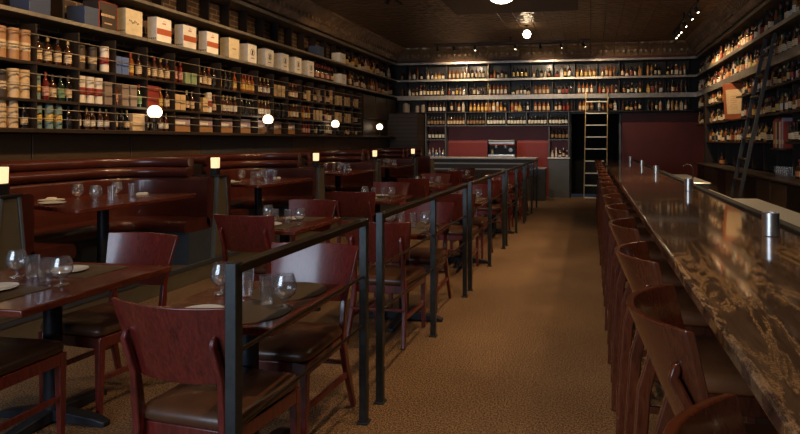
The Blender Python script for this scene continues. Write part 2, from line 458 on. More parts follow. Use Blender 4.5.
for z, th, lab in ((LED1, .11, 'thick lowest metal ledge along the back wall above the doorway'), (LED2, .05, 'middle shiny ledge of bottles on the back wall'), (LED3, .05, 'top shiny ledge below the maroon strip of the back wall'), (2.26, .03, 'thin dark shelf of bottles just above the doorway and niche')):
    r = empty('wall_ledge', (XL, YB, 0)); LEDGES[('back', z)] = r; tag(r, lab, 'shelf', 'ledges running round the room')
    rel(MB().box((XL + .01, YB, z - th), (XR - .01, YB + .34, z)).build('board', M['ledge_tan'] if z > 2.5 else M['dark_wood'], r, bevel=0.004), r)
    if z > 2.5:
        rel(MB().box((XL + .01, YB - .012, z - th - .004), (XR - .01, YB + .0, z + .004)).build('metal_edge', M['ledge_metal'], r, bevel=0.003), r)
# uprights standing on each ledge
for side, x0, x1, ys in (('booth', XL - .33, XL - .19, [BAY0 + BP * k for k in range(-1, 24)]), ('bar', XR + .13, XR + .33, [8.48 + .67 * k for k in range(-1, 11)])):
    for z0, z1 in ((LED1, LED2 - .05), (LED2, LED3 - .05)):
        r = LEDGES[(side, z0)]
        for y in ys:
            rel(MB().box((x0, y - .012, z0), (x1, y + .012, z1)).build('upright', M['dark_wood'], r, smooth=0), r)
for z0, z1 in ((2.26, LED1 - .11), (LED1, LED2 - .05), (LED2, LED3 - .05)):
    r = LEDGES[('back', z0)]
    for k in range(-1, 13):
        x = -4.41 + .573 * k
        if x < XR - .1: rel(MB().box((x - .008, YB + .10, z0), (x + .008, YB + .33, z1)).build('upright', M['gold'] if k in (3,) else M['dark_wood'], r, smooth=0), r)

# ------------------------------------------------------------------ bar-side shelving
ZR = [0.985, 1.47, 1.885, 2.285]
YR = [8.48 + .67 * k for k in range(-2, 9)]
t = empty('bar_shelving', (XR, YR[0], 0)); tag(t, 'dark back bar unit of open bottle cubbies over low cabinets', 'shelving')
YRE = 13.95
for z in ZR[1:]:
    if z == ZR[1]:
        rel(MB().box((XR, YR[0], z - .028), (XR + .33, 8.47, z)).build('shelf_board', M['shelf_wood'], t, smooth=0), t)
        rel(MB().box((XR, 9.16, z - .028), (XR + .33, YRE, z)).build('shelf_board', M['shelf_wood'], t, smooth=0), t)
        rel(MB().box((XR, 8.48, 1.35), (XR + .33, 9.15, 1.378)).build('shelf_board', M['shelf_wood'], t, smooth=0), t)
    elif z == ZR[3]:
        rel(MB().box((XR, YR[0], z - .028), (XR + .33, 11.17, z)).build('shelf_board', M['shelf_wood'], t, smooth=0), t)
        rel(MB().box((XR, 11.84, z - .028), (XR + .33, YB, z)).build('shelf_board', M['shelf_wood'], t, smooth=0), t)
    else:
        rel(MB().box((XR, YR[0], z - .028), (XR + .33, YB, z)).build('shelf_board', M['shelf_wood'], t, smooth=0), t)
for k, y in enumerate(YR):
    z0 = 1.01
    rel(MB().box((XR + .10, y - .012, z0), (XR + .33, y + .012, LED1 - .12)).build('upright', M['shelf_wood'], t, smooth=0), t)
rel(MB().box((XR - .02, 13.9, 0), (XR + .33, 14.1, LED1 - .12)).build('end_post', M['shelf_wood'], t, bevel=0.006), t)
rel(MB().box((2.36, YR[0], .955), (XR + .34, YRE, ZR[0])).build('counter_board', M['shelf_wood'], t, bevel=0.006), t)
for k, (a, b) in enumerate(zip(YR, YR[1:] + [YRE])):
    d = MB().box((2.43, a + .012, .1), (2.46, b - .012, .93)).build('cabinet_door', M['shelf_door'] if k % 3 else M['dark_wood'], t, bevel=0.006); rel(d, t)
rel(MB().box((2.46, YR[0], 0), (XR + .33, YRE, .955)).build('cabinet_body', M['dark_wood'], t, smooth=0), t)

# back wall joinery: wine bins, two niche units, red panel
t = empty('wine_rack', (-4.41, YB, 0)); tag(t, 'grey wine bin row over the red niche at the back wall', 'rack')
rel(MB().box((-4.41, YB, 1.875), (-.53, YB + .33, 1.9)).build('shelf_board', M['greypaint'], t, smooth=0), t)
for k in range(8):
    x = -4.40 + .549 * k
    rel(MB().box((x, YB, 1.9), (x + .022, YB + .33, 2.23)).build('upright', M['greypaint'], t, smooth=0), t)
for x0, x1, side in ((-4.41, -3.83, 'booth'), (-1.07, -.53, 'doorway')):
    t = empty('niche_cabinet', (x0, YB, 0)); tag(t, f'tall grey niche cabinet with bottle shelves at the {side} end of the red panel', 'cabinet', 'niche cabinets at the back wall')
    rel(MB().box((x0, YB + .02, 1.05), (x0 + .03, YB + .34, 1.875)).build('side_panel', M['greypaint'], t, smooth=0), t)
    rel(MB().box((x1 - .03, YB + .02, 1.05), (x1, YB + .34, 1.875)).build('side_panel', M['greypaint'], t, smooth=0), t)
    rel(MB().box((x0, YB + .32, 1.05), (x1, YB + .34, 1.875)).build('back_panel', M['maroon_dull'], t, smooth=0), t)
    rel(MB().box((x0 + .03, YB + .02, 1.5), (x1 - .03, YB + .32, 1.525)).build('shelf_board', M['greypaint'], t, smooth=0), t)
    rel(MB().box((x0 - .02, YB - .02, 1.02), (x1 + .02, YB + .34, 1.05)).build('counter_board', M['china'], t, bevel=.004), t)
    rel(MB().box((x0, YB, 0), (x1, YB + .34, 1.02)).build('cabinet_body', M['olive'] if x0 < -2 else M['greypaint'], t, smooth=0), t)
struct(MB().box((-3.83, YB + .3, 1.43), (-1.07, YB + .34, 1.875)).build('wall_niche', M['maroon_dull'], smooth=0))
struct(MB().box((-3.83, YB + .3, .0), (-1.07, YB + .34, 1.43)).build('wall_niche', M['red_paint'], smooth=0))
struct(MB().box((.82, YB + .26, 0), (XR + .3, YB + .34, 2.2)).build('wall_niche', M['maroon'], smooth=0))
# service counter in front
t = empty('service_counter', (-2.6, 14.3, 0)); tag(t, 'long grey service counter with a pale steel top below the red niche', 'counter')
rel(MB().box((-3.98, 14.15, 1.03), (-1.3, 14.75, 1.07)).build('countertop', M['rung'], t, bevel=.006), t)
rel(MB().box((-3.9, 14.3, 0), (-1.38, 14.7, 1.03)).build('body', M['olive'], t, smooth=0), t)
for z in (.9, .76): rel(MB().box((-3.9, 14.27, z), (-1.38, 14.3, z + .035)).build('rail', M['rung'], t, bevel=.004), t)
rel(MB().box((-1.36, 14.35, 0), (-1.1, 14.95, .78)).build('side_cabinet', M['greypaint'], t, bevel=.005), t)
rel(MB().box((-1.37, 14.33, .78), (-1.09, 14.96, .81)).build('side_top', M['china'], t, bevel=.004), t)
# espresso machine
t = empty('espresso_machine', (-2.2, 14.45, 1.07)); tag(t, 'steel two-group espresso machine on the service counter', 'coffee machine')
MB().box((-.34, 0, .33), (.34, .27, .40)).build('body', M['steel'], t, bevel=.02)
MB().box((-.34, .12, .04), (.34, .27, .30)).build('back_panel', M['black'], t, bevel=.01)
MB().lathe([(.0, 0), (.05, 0), (.05, .01), (.0, .012)], n=20, T=Matrix.Translation((.22, .115, .18)) @ Matrix.Rotation(PI / 2, 4, 'X'), caps=False).build('gauge', M['china'], t)
MB().box((-.28, .05, .07), (-.2, .12, .2)).build('milk_jug', M['gold'], t, bevel=.02)
MB().box((-.33, -.02, .40), (.33, .26, .43)).build('cup_tray', M['rung'], t, bevel=.006)
MB().box((-.34, -.03, .02), (.34, .27, .07)).build('drip_tray', M['steel'], t, bevel=.008)
for x in (-.36, .34): MB().box((x, -.02, .0), (x + .02, .27, .43)).build('side_panel', M['black'], t, bevel=.006)
for x in (-.14, .1):
    g = MB().lathe([(.04, .22), (.045, .25), (.045, .31)], (x, .05, 0), 14).build('group_head', M['steel'], t)
    MB().tube([(x, .03, .225), (x, -.1, .215)], .014, 8).build('handle', M['black'], g)

# ------------------------------------------------------------------ ladders
t = empty('rail_ladder', (.125, 14.6, 0)); tag(t, 'pale-runged tall ladder leaning in front of the dark doorway', 'ladder')
A, B = Vector((0, 0, 0.012)), Vector((.05, .54, 2.80))
for s in (-.275, .275):
    d = Vector((s, 0, 0)); MB().bar([A + d, B + d], .024, .055).build('side_rail', M['gold'], t, bevel=.004)
for k in range(9):
    z = .07 + .302 * k; p = A + (B - A) * (z / (B.z))
    MB().box((p.x - .26, p.y - .03, z - .013), (p.x + .26, p.y + .03, z + .013)).build('rung', M['rung'], t, bevel=.003)
t = empty('rail_ladder', (1.945, 8.87, 0)); tag(t, 'black rolling library ladder leaning on the bottle shelves behind the bar', 'ladder')
A, B = Vector((0, 0, .05)), Vector((.60, 0, 2.98))
for s in (-.225, .225):
    d = Vector((0, s, 0)); MB().bar([A + d, B + d], .05, .035).build('side_rail', M['ladder_black'], t, bevel=.004)
    MB().lathe([(.02, -.012), (.045, -.012), (.045, .012), (.02, .012)], (0, 0, 0), 14, Matrix.Translation((0, s, .046)) @ Matrix.Rotation(PI / 2, 4, 'X')).build('wheel', M['black'], t)
for k in range(9):
    z = .32 + .3 * k; p = A + (B - A) * ((z - .05) / (B.z - .05))
    MB().box((p.x - .045, -.21, z - .012), (p.x + .045, .21, z + .012)).build('rung', M['bronze'], t, bevel=.003)
MB().tube([(.575, -.3, 2.82), (.575, .3, 2.82)], .014, 8).build('hook_bar', M['steel'], t)

# ------------------------------------------------------------------ booths
def booth_path(y0, y1, r=.62, n=7):
    xw = XL + .01; xo = -4.08
    pts = [(xo, y0), (xw + r, y0)]
    for i in range(1, n): a = -PI / 2 - PI / 2 * i / n; pts.append((xw + r + r * math.cos(a), y0 + r + r * math.sin(a)))
    pts.append((xw, y0 + r)); pts.append((xw, (y0 + y1) / 2)); pts.append((xw, y1 - r))
    for i in range(1, n): a = PI - PI / 2 * i / n; pts.append((xw + r + r * math.cos(a), y1 - r + r * math.sin(a)))
    pts += [(xw + r, y1), (xo, y1)]
    return pts
def sweep(path, prof):
    k = len(path); rs = []
    for i in range(k):
        p = Vector(path[i]); a = Vector(path[max(i - 1, 0)]); b = Vector(path[min(i + 1, k - 1)])
        d = (b - a).normalized(); n = Vector((d.y, -d.x))     # inward: path runs out along -x, then +y, then +x
        rs.append([Vector((p.x + n.x * o, p.y + n.y * o, z)) for o, z in prof])
    return MB().rings(rs)
def rnd(o0, o1, z0, z1, r, n=4):
    c = [(o1 - r, z0 + r, -PI / 2), (o1 - r, z1 - r, 0), (o0 + r, z1 - r, PI / 2), (o0 + r, z0 + r, PI)]
    return [(x + r * math.cos(a + PI / 2 * i / n), z + r * math.sin(a + PI / 2 * i / n)) for x, z, a in c for i in range(n + 1)]
booth_names = ['first booth, nearest the street window', 'second booth from the street window', 'third booth from the street window', 'fourth booth from the street window', 'last booth, next to the back corner']
PAN = .2
allD = [1.05] + DIV
for i, (a, b) in enumerate(zip(allD, allD[1:] + [14.62])):
    if i == 0: continue
    y0, y1 = a + .10, b - .10
    if i == 5: y1 = b - .02
    path = booth_path(y0, y1)
    t = empty('booth_bench', (XL, (y0 + y1) / 2, 0))
    tag(t, f'oxblood leather U-shaped bench of the {ORD[i]} booth from the street window', 'booth', 'leather booths along the wall')
    short = [(-4.32, y0)] + path[1:-1] + [(-4.32, y1)]
    rel(sweep(path, rnd(.06, .47, .53, .66, .055)).build('seat_cushion', M['oxblood'], t), t)
    rel(sweep(path, rnd(.0, .11, .56, 1.09, .04)).build('backrest', M['oxblood'], t), t)
    rel(sweep(short, rnd(.0, .135, 1.09, 1.195, .05)).build('back_roll', M['oxblood'], t), t)
    rel(sweep(short, rnd(.0, .10, 1.195, 1.30, .045)).build('back_roll', M['oxblood'], t), t)
    rel(sweep(path, [(.0, .2), (.40, .2), (.40, .53), (.0, .53)]).build('plinth', M['plinth'], t), t)
for i, y in enumerate(DIV):
    t = empty('booth_divider', (-4.05, y, .2)); tag(t, f'tapered olive end panel with grey edges, {ORD[i + 1]} booth divider from the street window', 'divider', 'booth end panels')
    def trap(w0, w1, x0, x1, z0=0, z1=.88): return MB().rings([[Vector((x0, -w0, z0)), Vector((x1, -w0, z0)), Vector((x1, w0, z0)), Vector((x0, w0, z0))], [Vector((x0, -w1, z1)), Vector((x1, -w1, z1)), Vector((x1, w1, z1)), Vector((x0, w1, z1))]])
    trap(.155, .075, -.30, -.004).build('core', M['olive'], t, bevel=.004)
    trap(.125, .05, -.01, .004, .03, .85).build('face_panel', M['olive'], t, smooth=0)
    for s in (-1, 1):
        MB().bar([(.0, s * .143, 0), (.0, s * .064, .88)], .022, .022).build('edge_strip', M['greypaint'], t, bevel=.003)
    MB().box((-.3, -.085, .88), (.02, .085, .90)).build('cap', M['dark_wood'], t, bevel=.004)
    # dividing partition between two booths behind the end panel
    MB().box((-1.12, -.085, 0), (-.3, .085, 1.02)).build('partition', M['dark_wood'], t, smooth=0)
    # lamp
    l = empty('booth_lamp', (-4.13, y, 1.10)); tag(l, f'small lit square lamp on the {ORD[i + 1]} booth divider from the street window', 'lamp', 'lamps on the booth dividers')
    MB().box((-.036, -.036, 0), (.036, .036, .075)).build('lamp_base', M['black'], l, bevel=.004)
    MB().rings([[Vector((sx * .033, sy * .033, .078)) for sx, sy in ((-1, -1), (1, -1), (1, 1), (-1, 1))], [Vector((sx * .035, sy * .035, .195)) for sx, sy in ((-1, -1), (1, -1), (1, 1), (-1, 1))]]).build('lamp_shade', M['shade'], l, bevel=.004)

# booth tables
def rpoly(pts, r, n=5):
    out = []; k = len(pts)
    for i in range(k):
        p, a, b = Vector(pts[i]), Vector(pts[i - 1]), Vector(pts[(i + 1) % k])
        u = (a - p).normalized(); v = (b - p).normalized()
        for j in range(n + 1):
            s = j / n; q0 = p + u * r; q1 = p + v * r
            out.append(tuple((q0 * (1 - s) ** 2 + p * 2 * s * (1 - s) + q1 * s ** 2)[:2]))
    return out
btu = [False]
bt = empty('booth_table')
MB().prism(rpoly([(.44, -.70), (.44, .70), (-.42, .42), (-.42, -.42)], .09), .725, .76).build('table_top', M['table_wood'], bt, bevel=.006)
MB().lathe([(.045, .03), (.045, .70), (.1, .715), (.1, .725)], n=16).build('pedestal', M['iron'], bt)
MB().lathe([(.24, 0), (.24, .012), (.1, .03), (.05, .04)], n=24).build('pedestal_base', M['iron'], bt)
freeze(bt)
booth_tables = []
for i, y in enumerate([4.50, 6.95, 9.38, 11.85]):
    o = place(bt, btu, (-4.27, y, .2), 0, f'glossy red-brown pedestal table inside the {ORD[i + 1]} booth from the street window', 'table', 'tables inside the booths')
    booth_tables.append((o.location.copy()))

# ------------------------------------------------------------------ dining chairs and stools
def chair(name, seat_z, top_z, back_bottom, sag, wt, wb_, lean, leather, woodm, stool=False):
    t = empty(name)
    sw, sd = .225, .22
    sr = -.22 if not stool else -.12
    if stool: sw = .21
    # seat pad: soft rounded pad
    pad = []
    for q, zz in ((.93, seat_z - .045), (1.0, seat_z - .03), (1.0, seat_z - .01), (.96, seat_z + .008), (.86, seat_z + .018), (.45, seat_z + .024)):
        pad.append([Vector((x * q, y * q, zz)) for x, y in rpoly([(-sw * .93, sr), (sw * .93, sr), (sw, sd), (-sw, sd)], .06)])
    MB().rings(pad).build('seat', leather, t, smooth=60)
    fr_ = MB().prism(rpoly([(-sw * .9, sr * .95), (sw * .9, sr * .95), (sw * .97, sd * .95), (-sw * .97, sd * .95)], .04), seat_z - .105, seat_z - .045)
    fr_.build('seat_frame', woodm, t, bevel=.004)
    # curved back panel
    n = 14; th = .018; g = []
    rows = 6
    def bp(u, v, out):   # u -1..1 across, v 0..1 up
        w = wb_ + (wt - wb_) * v
        y = (-.225 - lean * v - sag * (1 - u * u) * (.55 + .45 * v) + sag * .5) if not stool else (-.172 + .05 * (1 - v) - sag * (1 - abs(u) ** 2.2) * (.45 + .55 * v))
        drop = 0
        cut = (.05 if stool else .02) * (1 - v) * (u ** 4)
        return Vector((u * w, y - out, back_bottom + (top_z - back_bottom) * v + drop + cut))
    rs = []
    for j in range(rows + 1):
        v = j / rows
        ring = [bp(-1 + 2 * i / n, v, 0) for i in range(n + 1)] + [bp(1 - 2 * i / n, v, th) for i in range(n + 1)]
        rs.append(ring)
    MB().rings(rs).build('backrest', woodm, t, bevel=.003, smooth=50)
    # rear legs lap onto the outside of the back and end in a rounded knob
    lx = .19 if not stool else .16
    ov = (seat_z + (top_z - seat_z) * .72 - back_bottom) / (top_z - back_bottom)
    for s in (-1, 1):
        q = bp(s * lx / (wb_ + (wt - wb_) * ov), ov, th + .014)
        q0 = bp(s * lx / wb_, 0.05, th + .014)
        pts = [(s * (lx + .03), -.30 if not stool else -.25, 0), (s * (lx + .012), -.235, seat_z * .55), (s * lx, min(-.215, q0.y + .02), seat_z - .06), tuple(q0), (q.x, q.y, q.z - .02), (q.x, q.y + .006, q.z), (q.x, q.y + .010, q.z + .012)]
        MB().bar(pts, [.026, .031, .034, .028, .025, .022, .012], [.03, .04, .044, .03, .024, .02, .01]).build('leg', woodm, t, bevel=.006)
        MB().bar([(s * (sw * .93 - .01), sd * .9, 0), (s * (sw * .93 - .01), sd * .88, seat_z - .045)], [.026, .038], [.026, .04]).build('leg', woodm, t, bevel=.004)
        zs = .2 if not stool else .32
        MB().bar([(s * (lx + .016), -.245, zs + .0), (s * (sw * .93 - .01), sd * .9, zs + .0)], .018, .03).build('stretcher', woodm, t, bevel=.003)
    zs = .26 if not stool else .26
    MB().bar([(-(lx + .015), -.25, zs), (lx + .015, -.25, zs)], .03, .018).build('stretcher', woodm, t, bevel=.003)
    if stool:
        MB().bar([(-(sw * .93), sd * .9, .24), (sw * .93, sd * .9, .24)], .03, .02).build('footrest', M['steel'], t, bevel=.004)
    freeze(t)
    return t
dc = chair('dining_chair', .47, .90, .60, .06, .265, .225, .065, M['leather_tan'], M['mahogany'])
dcu = [False]
tb = empty('dining_table')
MB().lathe([(.042, .06), (.042, .69), (.12, .70), (.12, .725)], n=16).build('pedestal', M['iron'], tb)
cb = MB()
for a in range(4):
    T = Matrix.Rotation(a * PI / 2, 4, 'Z')
    cb.rings([[T @ Vector(p) for p in ((.03, -.035, .012), (.03, .035, .012), (.03, .035, .075), (.03, -.035, .075))], [T @ Vector(p) for p in ((.27, -.03, .005), (.27, .03, .005), (.27, .03, .045), (.27, -.03, .045))], [T @ Vector(p) for p in ((.33, -.022, .0), (.33, .022, .0), (.33, .022, .025), (.33, -.022, .025))]])
cb.build('pedestal_base', M['iron'], tb, bevel=.006)
def finish_table(hx, hy, off=0):
    t = empty('dining_table')
    MB().box((-hx, -hy, .725), (hx, hy, .76)).build('table_top', M['table_wood'], t, bevel=.006)
    for ch in [x for x in COL.objects if x.parent == tb]:
        c = ch.copy(); COL.objects.link(c); c.parent = t; c.location.y = off
    freeze(t); return t
tL, tN, tM = finish_table(.42, .45, .09), finish_table(.33, .43), finish_table(.315, .345)
for ch in [x for x in COL.objects if x.parent == tb]: bpy.data.objects.remove(ch)
bpy.data.objects.remove(tb)
tLu, tNu, tMu = [False], [False], [False]
LT = [(-2.80, 2.54), (-2.65, 4.73), (-2.66, 7.0), (-2.66, 9.28), (-2.66, 11.55)]
MT = [(-1.52, 2.40), (-1.52, 4.62), (-1.52, 6.9), (-1.52, 9.2), (-1.52, 11.5)]
for i, (x, y) in enumerate(LT):
    place(*((tL, tLu) if i == 0 else (tN, tNu)), (x, y, 0), 0, f'square mahogany pedestal table, {ORD[i + 1]} in the booth-side row counted from the street window', 'table', 'dining tables in two rows')
    for near in (1, 0):
        dx = {(0, 1): -.0, (0, 0): .03, (1, 1): -.03, (1, 0): -.06, (2, 1): -.02, (2, 0): -.08}.get((i, near), -.03)
        dy = {(0, 1): -.25, (0, 0): .385, (1, 1): -.29, (1, 0): .32, (2, 1): -.42, (2, 0): .5}.get((i, near), -.36 if near else .42)
        rz = {(0, 0): -.10, (0, 1): .02, (1, 1): -.03, (1, 0): -.1}.get((i, near), random.uniform(-.05, .05))
        place(dc, dcu, (x + dx, y + dy, 0), (0 if near else PI) + rz, f'mahogany dining chair at the {ORD[i + 1]} booth-side table, back towards the {"street window" if near else "espresso counter"}', 'chair', 'dining chairs around the square tables')
for i, (x, y) in enumerate(MT):
    place(tM, tMu, (x, y, 0), 0, f'square mahogany pedestal table, {ORD[i + 1]} in the row beside the railing', 'table', 'dining tables in two rows')
    for near in (1, 0):
        dx = {(0, 1): .06, (0, 0): -.01}.get((i, near), .01)
        dy = {(0, 1): -.27, (0, 0): .37}.get((i, near), -.36 if near else .40)
        rz = {(0, 1): -.09, (0, 0): -.03}.get((i, near), random.uniform(-.05, .05))
        place(dc, dcu, (x + dx, y + dy, 0), (0 if near else PI) + rz, f'mahogany dining chair at the {ORD[i + 1]} railing-side table, back towards the {"street window" if near else "espresso counter"}', 'chair', 'dining chairs around the square tables')

bs = chair('bar_stool', .74, 1.10, .84, .112, .20, .165, .05, M['leather_stool'], M['stool_wood'], stool=True)
bsu = [False]
for k in range(17):
    y = .72 + .68 * k
    place(bs, bsu, (.385, y, 0), -PI / 2 + random.uniform(-.04, .04), f'curved-back red-brown bar stool, {ORD[k + 1]} along the bar counted from the street window', 'stool', 'stools lined up along the bar')

# ------------------------------------------------------------------ bar
t = empty('bar_counter', (.6, 6.5, 0)); tag(t, 'long polished brown granite bar with a dark inner drip edge', 'bar counter')
def relbox(a, b, name, m, r, bevel=0): return rel(MB().box(a, b).build(name, m, r, bevel=bevel), r)
relbox((.285, -1.6, 1.022), (.90, 12.6, 1.07), 'countertop', M['granite'], t, .012)
relbox((.62, -1.6, .10), (.90, 12.55, 1.022), 'body', M['dark_wood'], t)
relbox((.66, -1.6, 0), (.90, 12.55, .10), 'kickboard', M['black'], t)
relbox((.90, -1.6, .98), (.955, 12.6, 1.085), 'drip_edge', M['black'], t, .006)
rel(MB().tube([(.56, -1.5, .19), (.56, 12.4, .19)], .022, 10).build('foot_rail', M['bronze'], t), t)
# candle holders
cu = [False]; cd = empty('candle_holder')
MB().lathe([(.032, 0), (.035, .003), (.035, .1), (.033, .1), (.032, .02), (.0, .02)], n=24).build('cup', M['steel'], cd)
MB().lathe([(.028, .021), (.028, .075), (.0, .078)], n=16).build('candle', M['china'], cd)
freeze(cd)
for i, (x, y) in enumerate([(.77, 2.68), (.80, 4.98), (.82, 7.55), (.82, 9.6), (.80, 12.0)]):
    place(cd, cu, (x, y, 1.07), 0, f'brushed steel cylinder candle holder, {ORD[i + 1]} along the granite bar from the street window', 'candle holder', 'candle holders on the bar')
# sinks and work surface behind the bar
t = empty('work_counter', (1.25, 7, 0)); tag(t, 'low stainless work counter running behind the granite bar', 'counter')
relbox((.96, .5, .84), (1.50, 12.4, .87), 'worktop', M['steel'], t, .006)
relbox((.97, .5, 0), (1.46, 12.4, .84), 'body', M['black'], t)
for i, (y0, y1, lab) in enumerate(((3.8, 5.6, 'raised steel ice bin lid behind the bar beside the black ladder'), (7.7, 9.5, 'raised steel sink station with a bent faucet behind the bar'))):
    r = empty('sink_station', (1.55, (y0 + y1) / 2, 0)); tag(r, lab, 'sink')
    relbox((1.22, y0, .87), (1.49, y1, .935), 'basin', M['plinth'], r, .01)
    relbox((1.20, y0 - .02, .935), (1.51, y1 + .02, .955), 'lid', M['steel'], r, .012)
    for q in ((.5,) if i else ()):
        yy = y0 + (y1 - y0) * q
        rel(MB().tube([(1.44, yy, .955), (1.44, yy, 1.08), (1.42, yy + .02, 1.13), (1.36, yy + .04, 1.15), (1.31, yy + .06, 1.12)], .01, 8).build('faucet', M['bronze'], r), r)

# ------------------------------------------------------------------ railing
for i, (y0, y1) in enumerate([(1.76, 2.89), (3.13, 5.39), (5.63, 7.89), (8.13, 10.39), (10.63, 12.89)]):
    r = empty('railing_panel', (-1.17, y0, 0))
    tag(r, f'dark steel railing panel, {ORD[i + 1]} along the aisle counted from the street window', 'railing', 'railing panels along the aisle')
    L = y1 - y0
    posts = [0, L] if L < 1.5 else [0, L / 2, L]
    for p in posts:
        po = MB().box((-.02, p - .02, 0), (.02, p + .02, 1.075)).build('post', M['steel_dark'], r, bevel=.003)
        MB().box((-.03, p - .03, 0), (.03, p + .03, .01)).build('foot_plate', M['steel_dark'], po, bevel=.002)
    MB().box((-.026, -.0, 1.04), (.026, L + .0, 1.07)).build('top_rail', M['bronze'], r, bevel=.003)
    for z in (.77, .515):
        MB().tube([(0, 0, z), (0, L, z)], .008, 8).build('rod', M['bronze'], r)

# ------------------------------------------------------------------ tableware
def proto_obj(mb, name, m, **k):
    o = mb.build(name, m, **k); return o
snf = proto_obj(MB().lathe([(.0, 0), (.034, .0), (.033, .004), (.008, .008), (.005, .016), (.006, .03), (.022, .036), (.042, .055), (.05, .08), (.047, .105), (.036, .14), (.0345, .14), (.0455, .105), (.0482, .08), (.040, .057), (.02, .0385), (.0, .0365)], n=24, caps=False), 'snifter_glass', M['clear_glass'], smooth=60)
tum = proto_obj(MB().lathe([(.0, 0), (.029, .0), (.033, .125), (.0315, .125), (.0275, .012), (.0, .010)], n=20, caps=False), 'tumbler_glass', M['clear_glass'], smooth=60)
pla = proto_obj(MB().lathe([(.0, .0), (.05, .0), (.055, .004), (.095, .012), (.094, .016), (.055, .009), (.0, .008)], n=32, caps=False), 'side_plate', M['china'], smooth=60)
rmat = proto_obj(MB().lathe([(.0, 0), (.175, 0), (.175, .003), (.0, .003)], n=40, caps=False), 'round_placemat', M['placemat'])
smat = proto_obj(MB().box((-.20, -.14, 0), (.20, .14, .003)), 'square_placemat', M['placemat'])
nap = proto_obj(MB().rings([[Vector((x * q, y * q * .8, z)) for x, y in rpoly([(-.07, -.05), (.07, -.05), (.07, .05), (-.07, .05)], .02)] for q, z in ((1, 0), (1.02, .012), (.8, .03), (.5, .034))]), 'folded_napkin', M['napkin'])
usedf = {}
def put(proto, loc, label, cat, group, rz=0, sc=1):
    u = usedf.setdefault(proto.name, [False])
    if u[0]: o = proto.copy(); COL.objects.link(o)
    else: o = proto; u[0] = True
    o.location = loc; o.rotation_euler = (0, 0, rz); o.scale = (sc,) * 3
    return tag(o, label, cat, group)
Z = .7605
def table_set(x, y, where, kind, z=Z, near_far=True):
    """two covers on a square table: mats, plates, snifters, tumblers"""
    for s, end in ((-1, 'street-window'), (1, 'espresso-counter')):
        if kind == 'L':
            put(smat, (x, y + s * .24, z), f'brown woven placemat, {end} side of the {where}', 'placemat', 'woven placemats')
            put(pla, (x - .02, y + s * .20, z + .0035), f'small white plate on placemat, {end} side of the {where}', 'plate', 'white side plates')
            zz = z + .0035
        else:
            put(rmat, (x + .10, y + s * .17, z), f'round brown placemat, {end} side of the {where}', 'placemat', 'woven placemats')
            if s < 0: put(pla, (x - .07, y + s * .245, z + .0035), f'small white plate, {end} side of the {where}', 'plate', 'white side plates')
            zz = z
tn = lambda i, side: f'{ORD[i + 1]} {side}-side table'
for i, (x, y) in enumerate(LT):
    w = tn(i, 'booth'); table_set(x, y, w, 'L')
    G = [('s', -.19, .06), ('t', -.05, .02), ('t', .08, -.03), ('s', .20, -.05)] if i != 1 else [('s', -.22, .10), ('t', -.06, -.06), ('t', .07, -.07), ('s', .18, -.07)]
    if i >= 2: G = [('s', -.18, .04), ('t', -.05, .02), ('t', .08, .0), ('s', .2, -.02)]
    ns = nt_ = 0
    for g, dx, dy in G:
        onmat = Z + .0035 if abs(dy) > .10 else Z + .0005
        if g == 's':
            ns += 1; put(snf, (x + dx, y + dy, onmat), f'clear snifter glass, {"wall" if ns == 1 else "aisle"} side of the {w}', 'glass', 'snifters')
        else:
            nt_ += 1; put(tum, (x + dx, y + dy, onmat), f'clear straight tumbler, {"wall" if nt_ == 1 else "aisle"}-side one on the {w}', 'glass', 'tumblers')
for i, (x, y) in enumerate(MT):
    w = tn(i, 'railing'); table_set(x, y, w, 'M')
    G = [('s', -.19, .08), ('t', -.05, .06), ('t', .12, -.05), ('s', .22, -.08)] if i == 0 else [('s', -.15, .08), ('t', -.04, .04), ('t', .08, .0), ('s', .2, -.05)]
    ns = nt_ = 0
    for g, dx, dy in G:
        zz = Z + .0035
        if g == 's':
            ns += 1; put(snf, (x + dx, y + dy, zz), f'clear snifter glass, {"wall" if ns == 1 else "aisle"} side of the {w}', 'glass', 'snifters')
        else:
            nt_ += 1; put(tum, (x + dx, y + dy, zz), f'clear straight tumbler, {"wall" if nt_ == 1 else "aisle"}-side one on the {w}', 'glass', 'tumblers')
for i, p in enumerate(booth_tables):
    w = f'{ORD[i + 1]} booth table'; zb = p.z + Z
    put(pla, (p.x - .1, p.y - .40, zb), f'white plate at the front end of the {w}', 'plate', 'white side plates')
    put(pla, (p.x - .30, p.y - .22, zb), f'white plate near the wall on the {w}', 'plate', 'white side plates')
    put(nap, (p.x - .30, p.y - .22, zb + .0165), f'folded cream napkin on the wall-side plate, {w}', 'napkin', 'folded napkins', .4, .55)
    for k, (dx, dy, pos) in enumerate(((-.2, -.06, 'wall'), (.12, -.2, 'aisle'), (-.1, .26, 'far'))):
        put(snf, (p.x + dx, p.y + dy, zb), f'clear snifter, {pos} one of three on the {w}', 'glass', 'snifters')
    for k, (dx, dy, pos) in enumerate(((-.08, .0, 'middle'), (.16, -.08, 'aisle'), (.1, .22, 'far'))):
        put(tum, (p.x + dx, p.y + dy, zb), f'clear tumbler, {pos} one of three on the {w}', 'glass', 'tumblers')
    put(nap, (p.x - .0, p.y + .46, zb), f'folded pale napkin at the far end of the {w}', 'napkin', 'folded napkins', .5, .7)

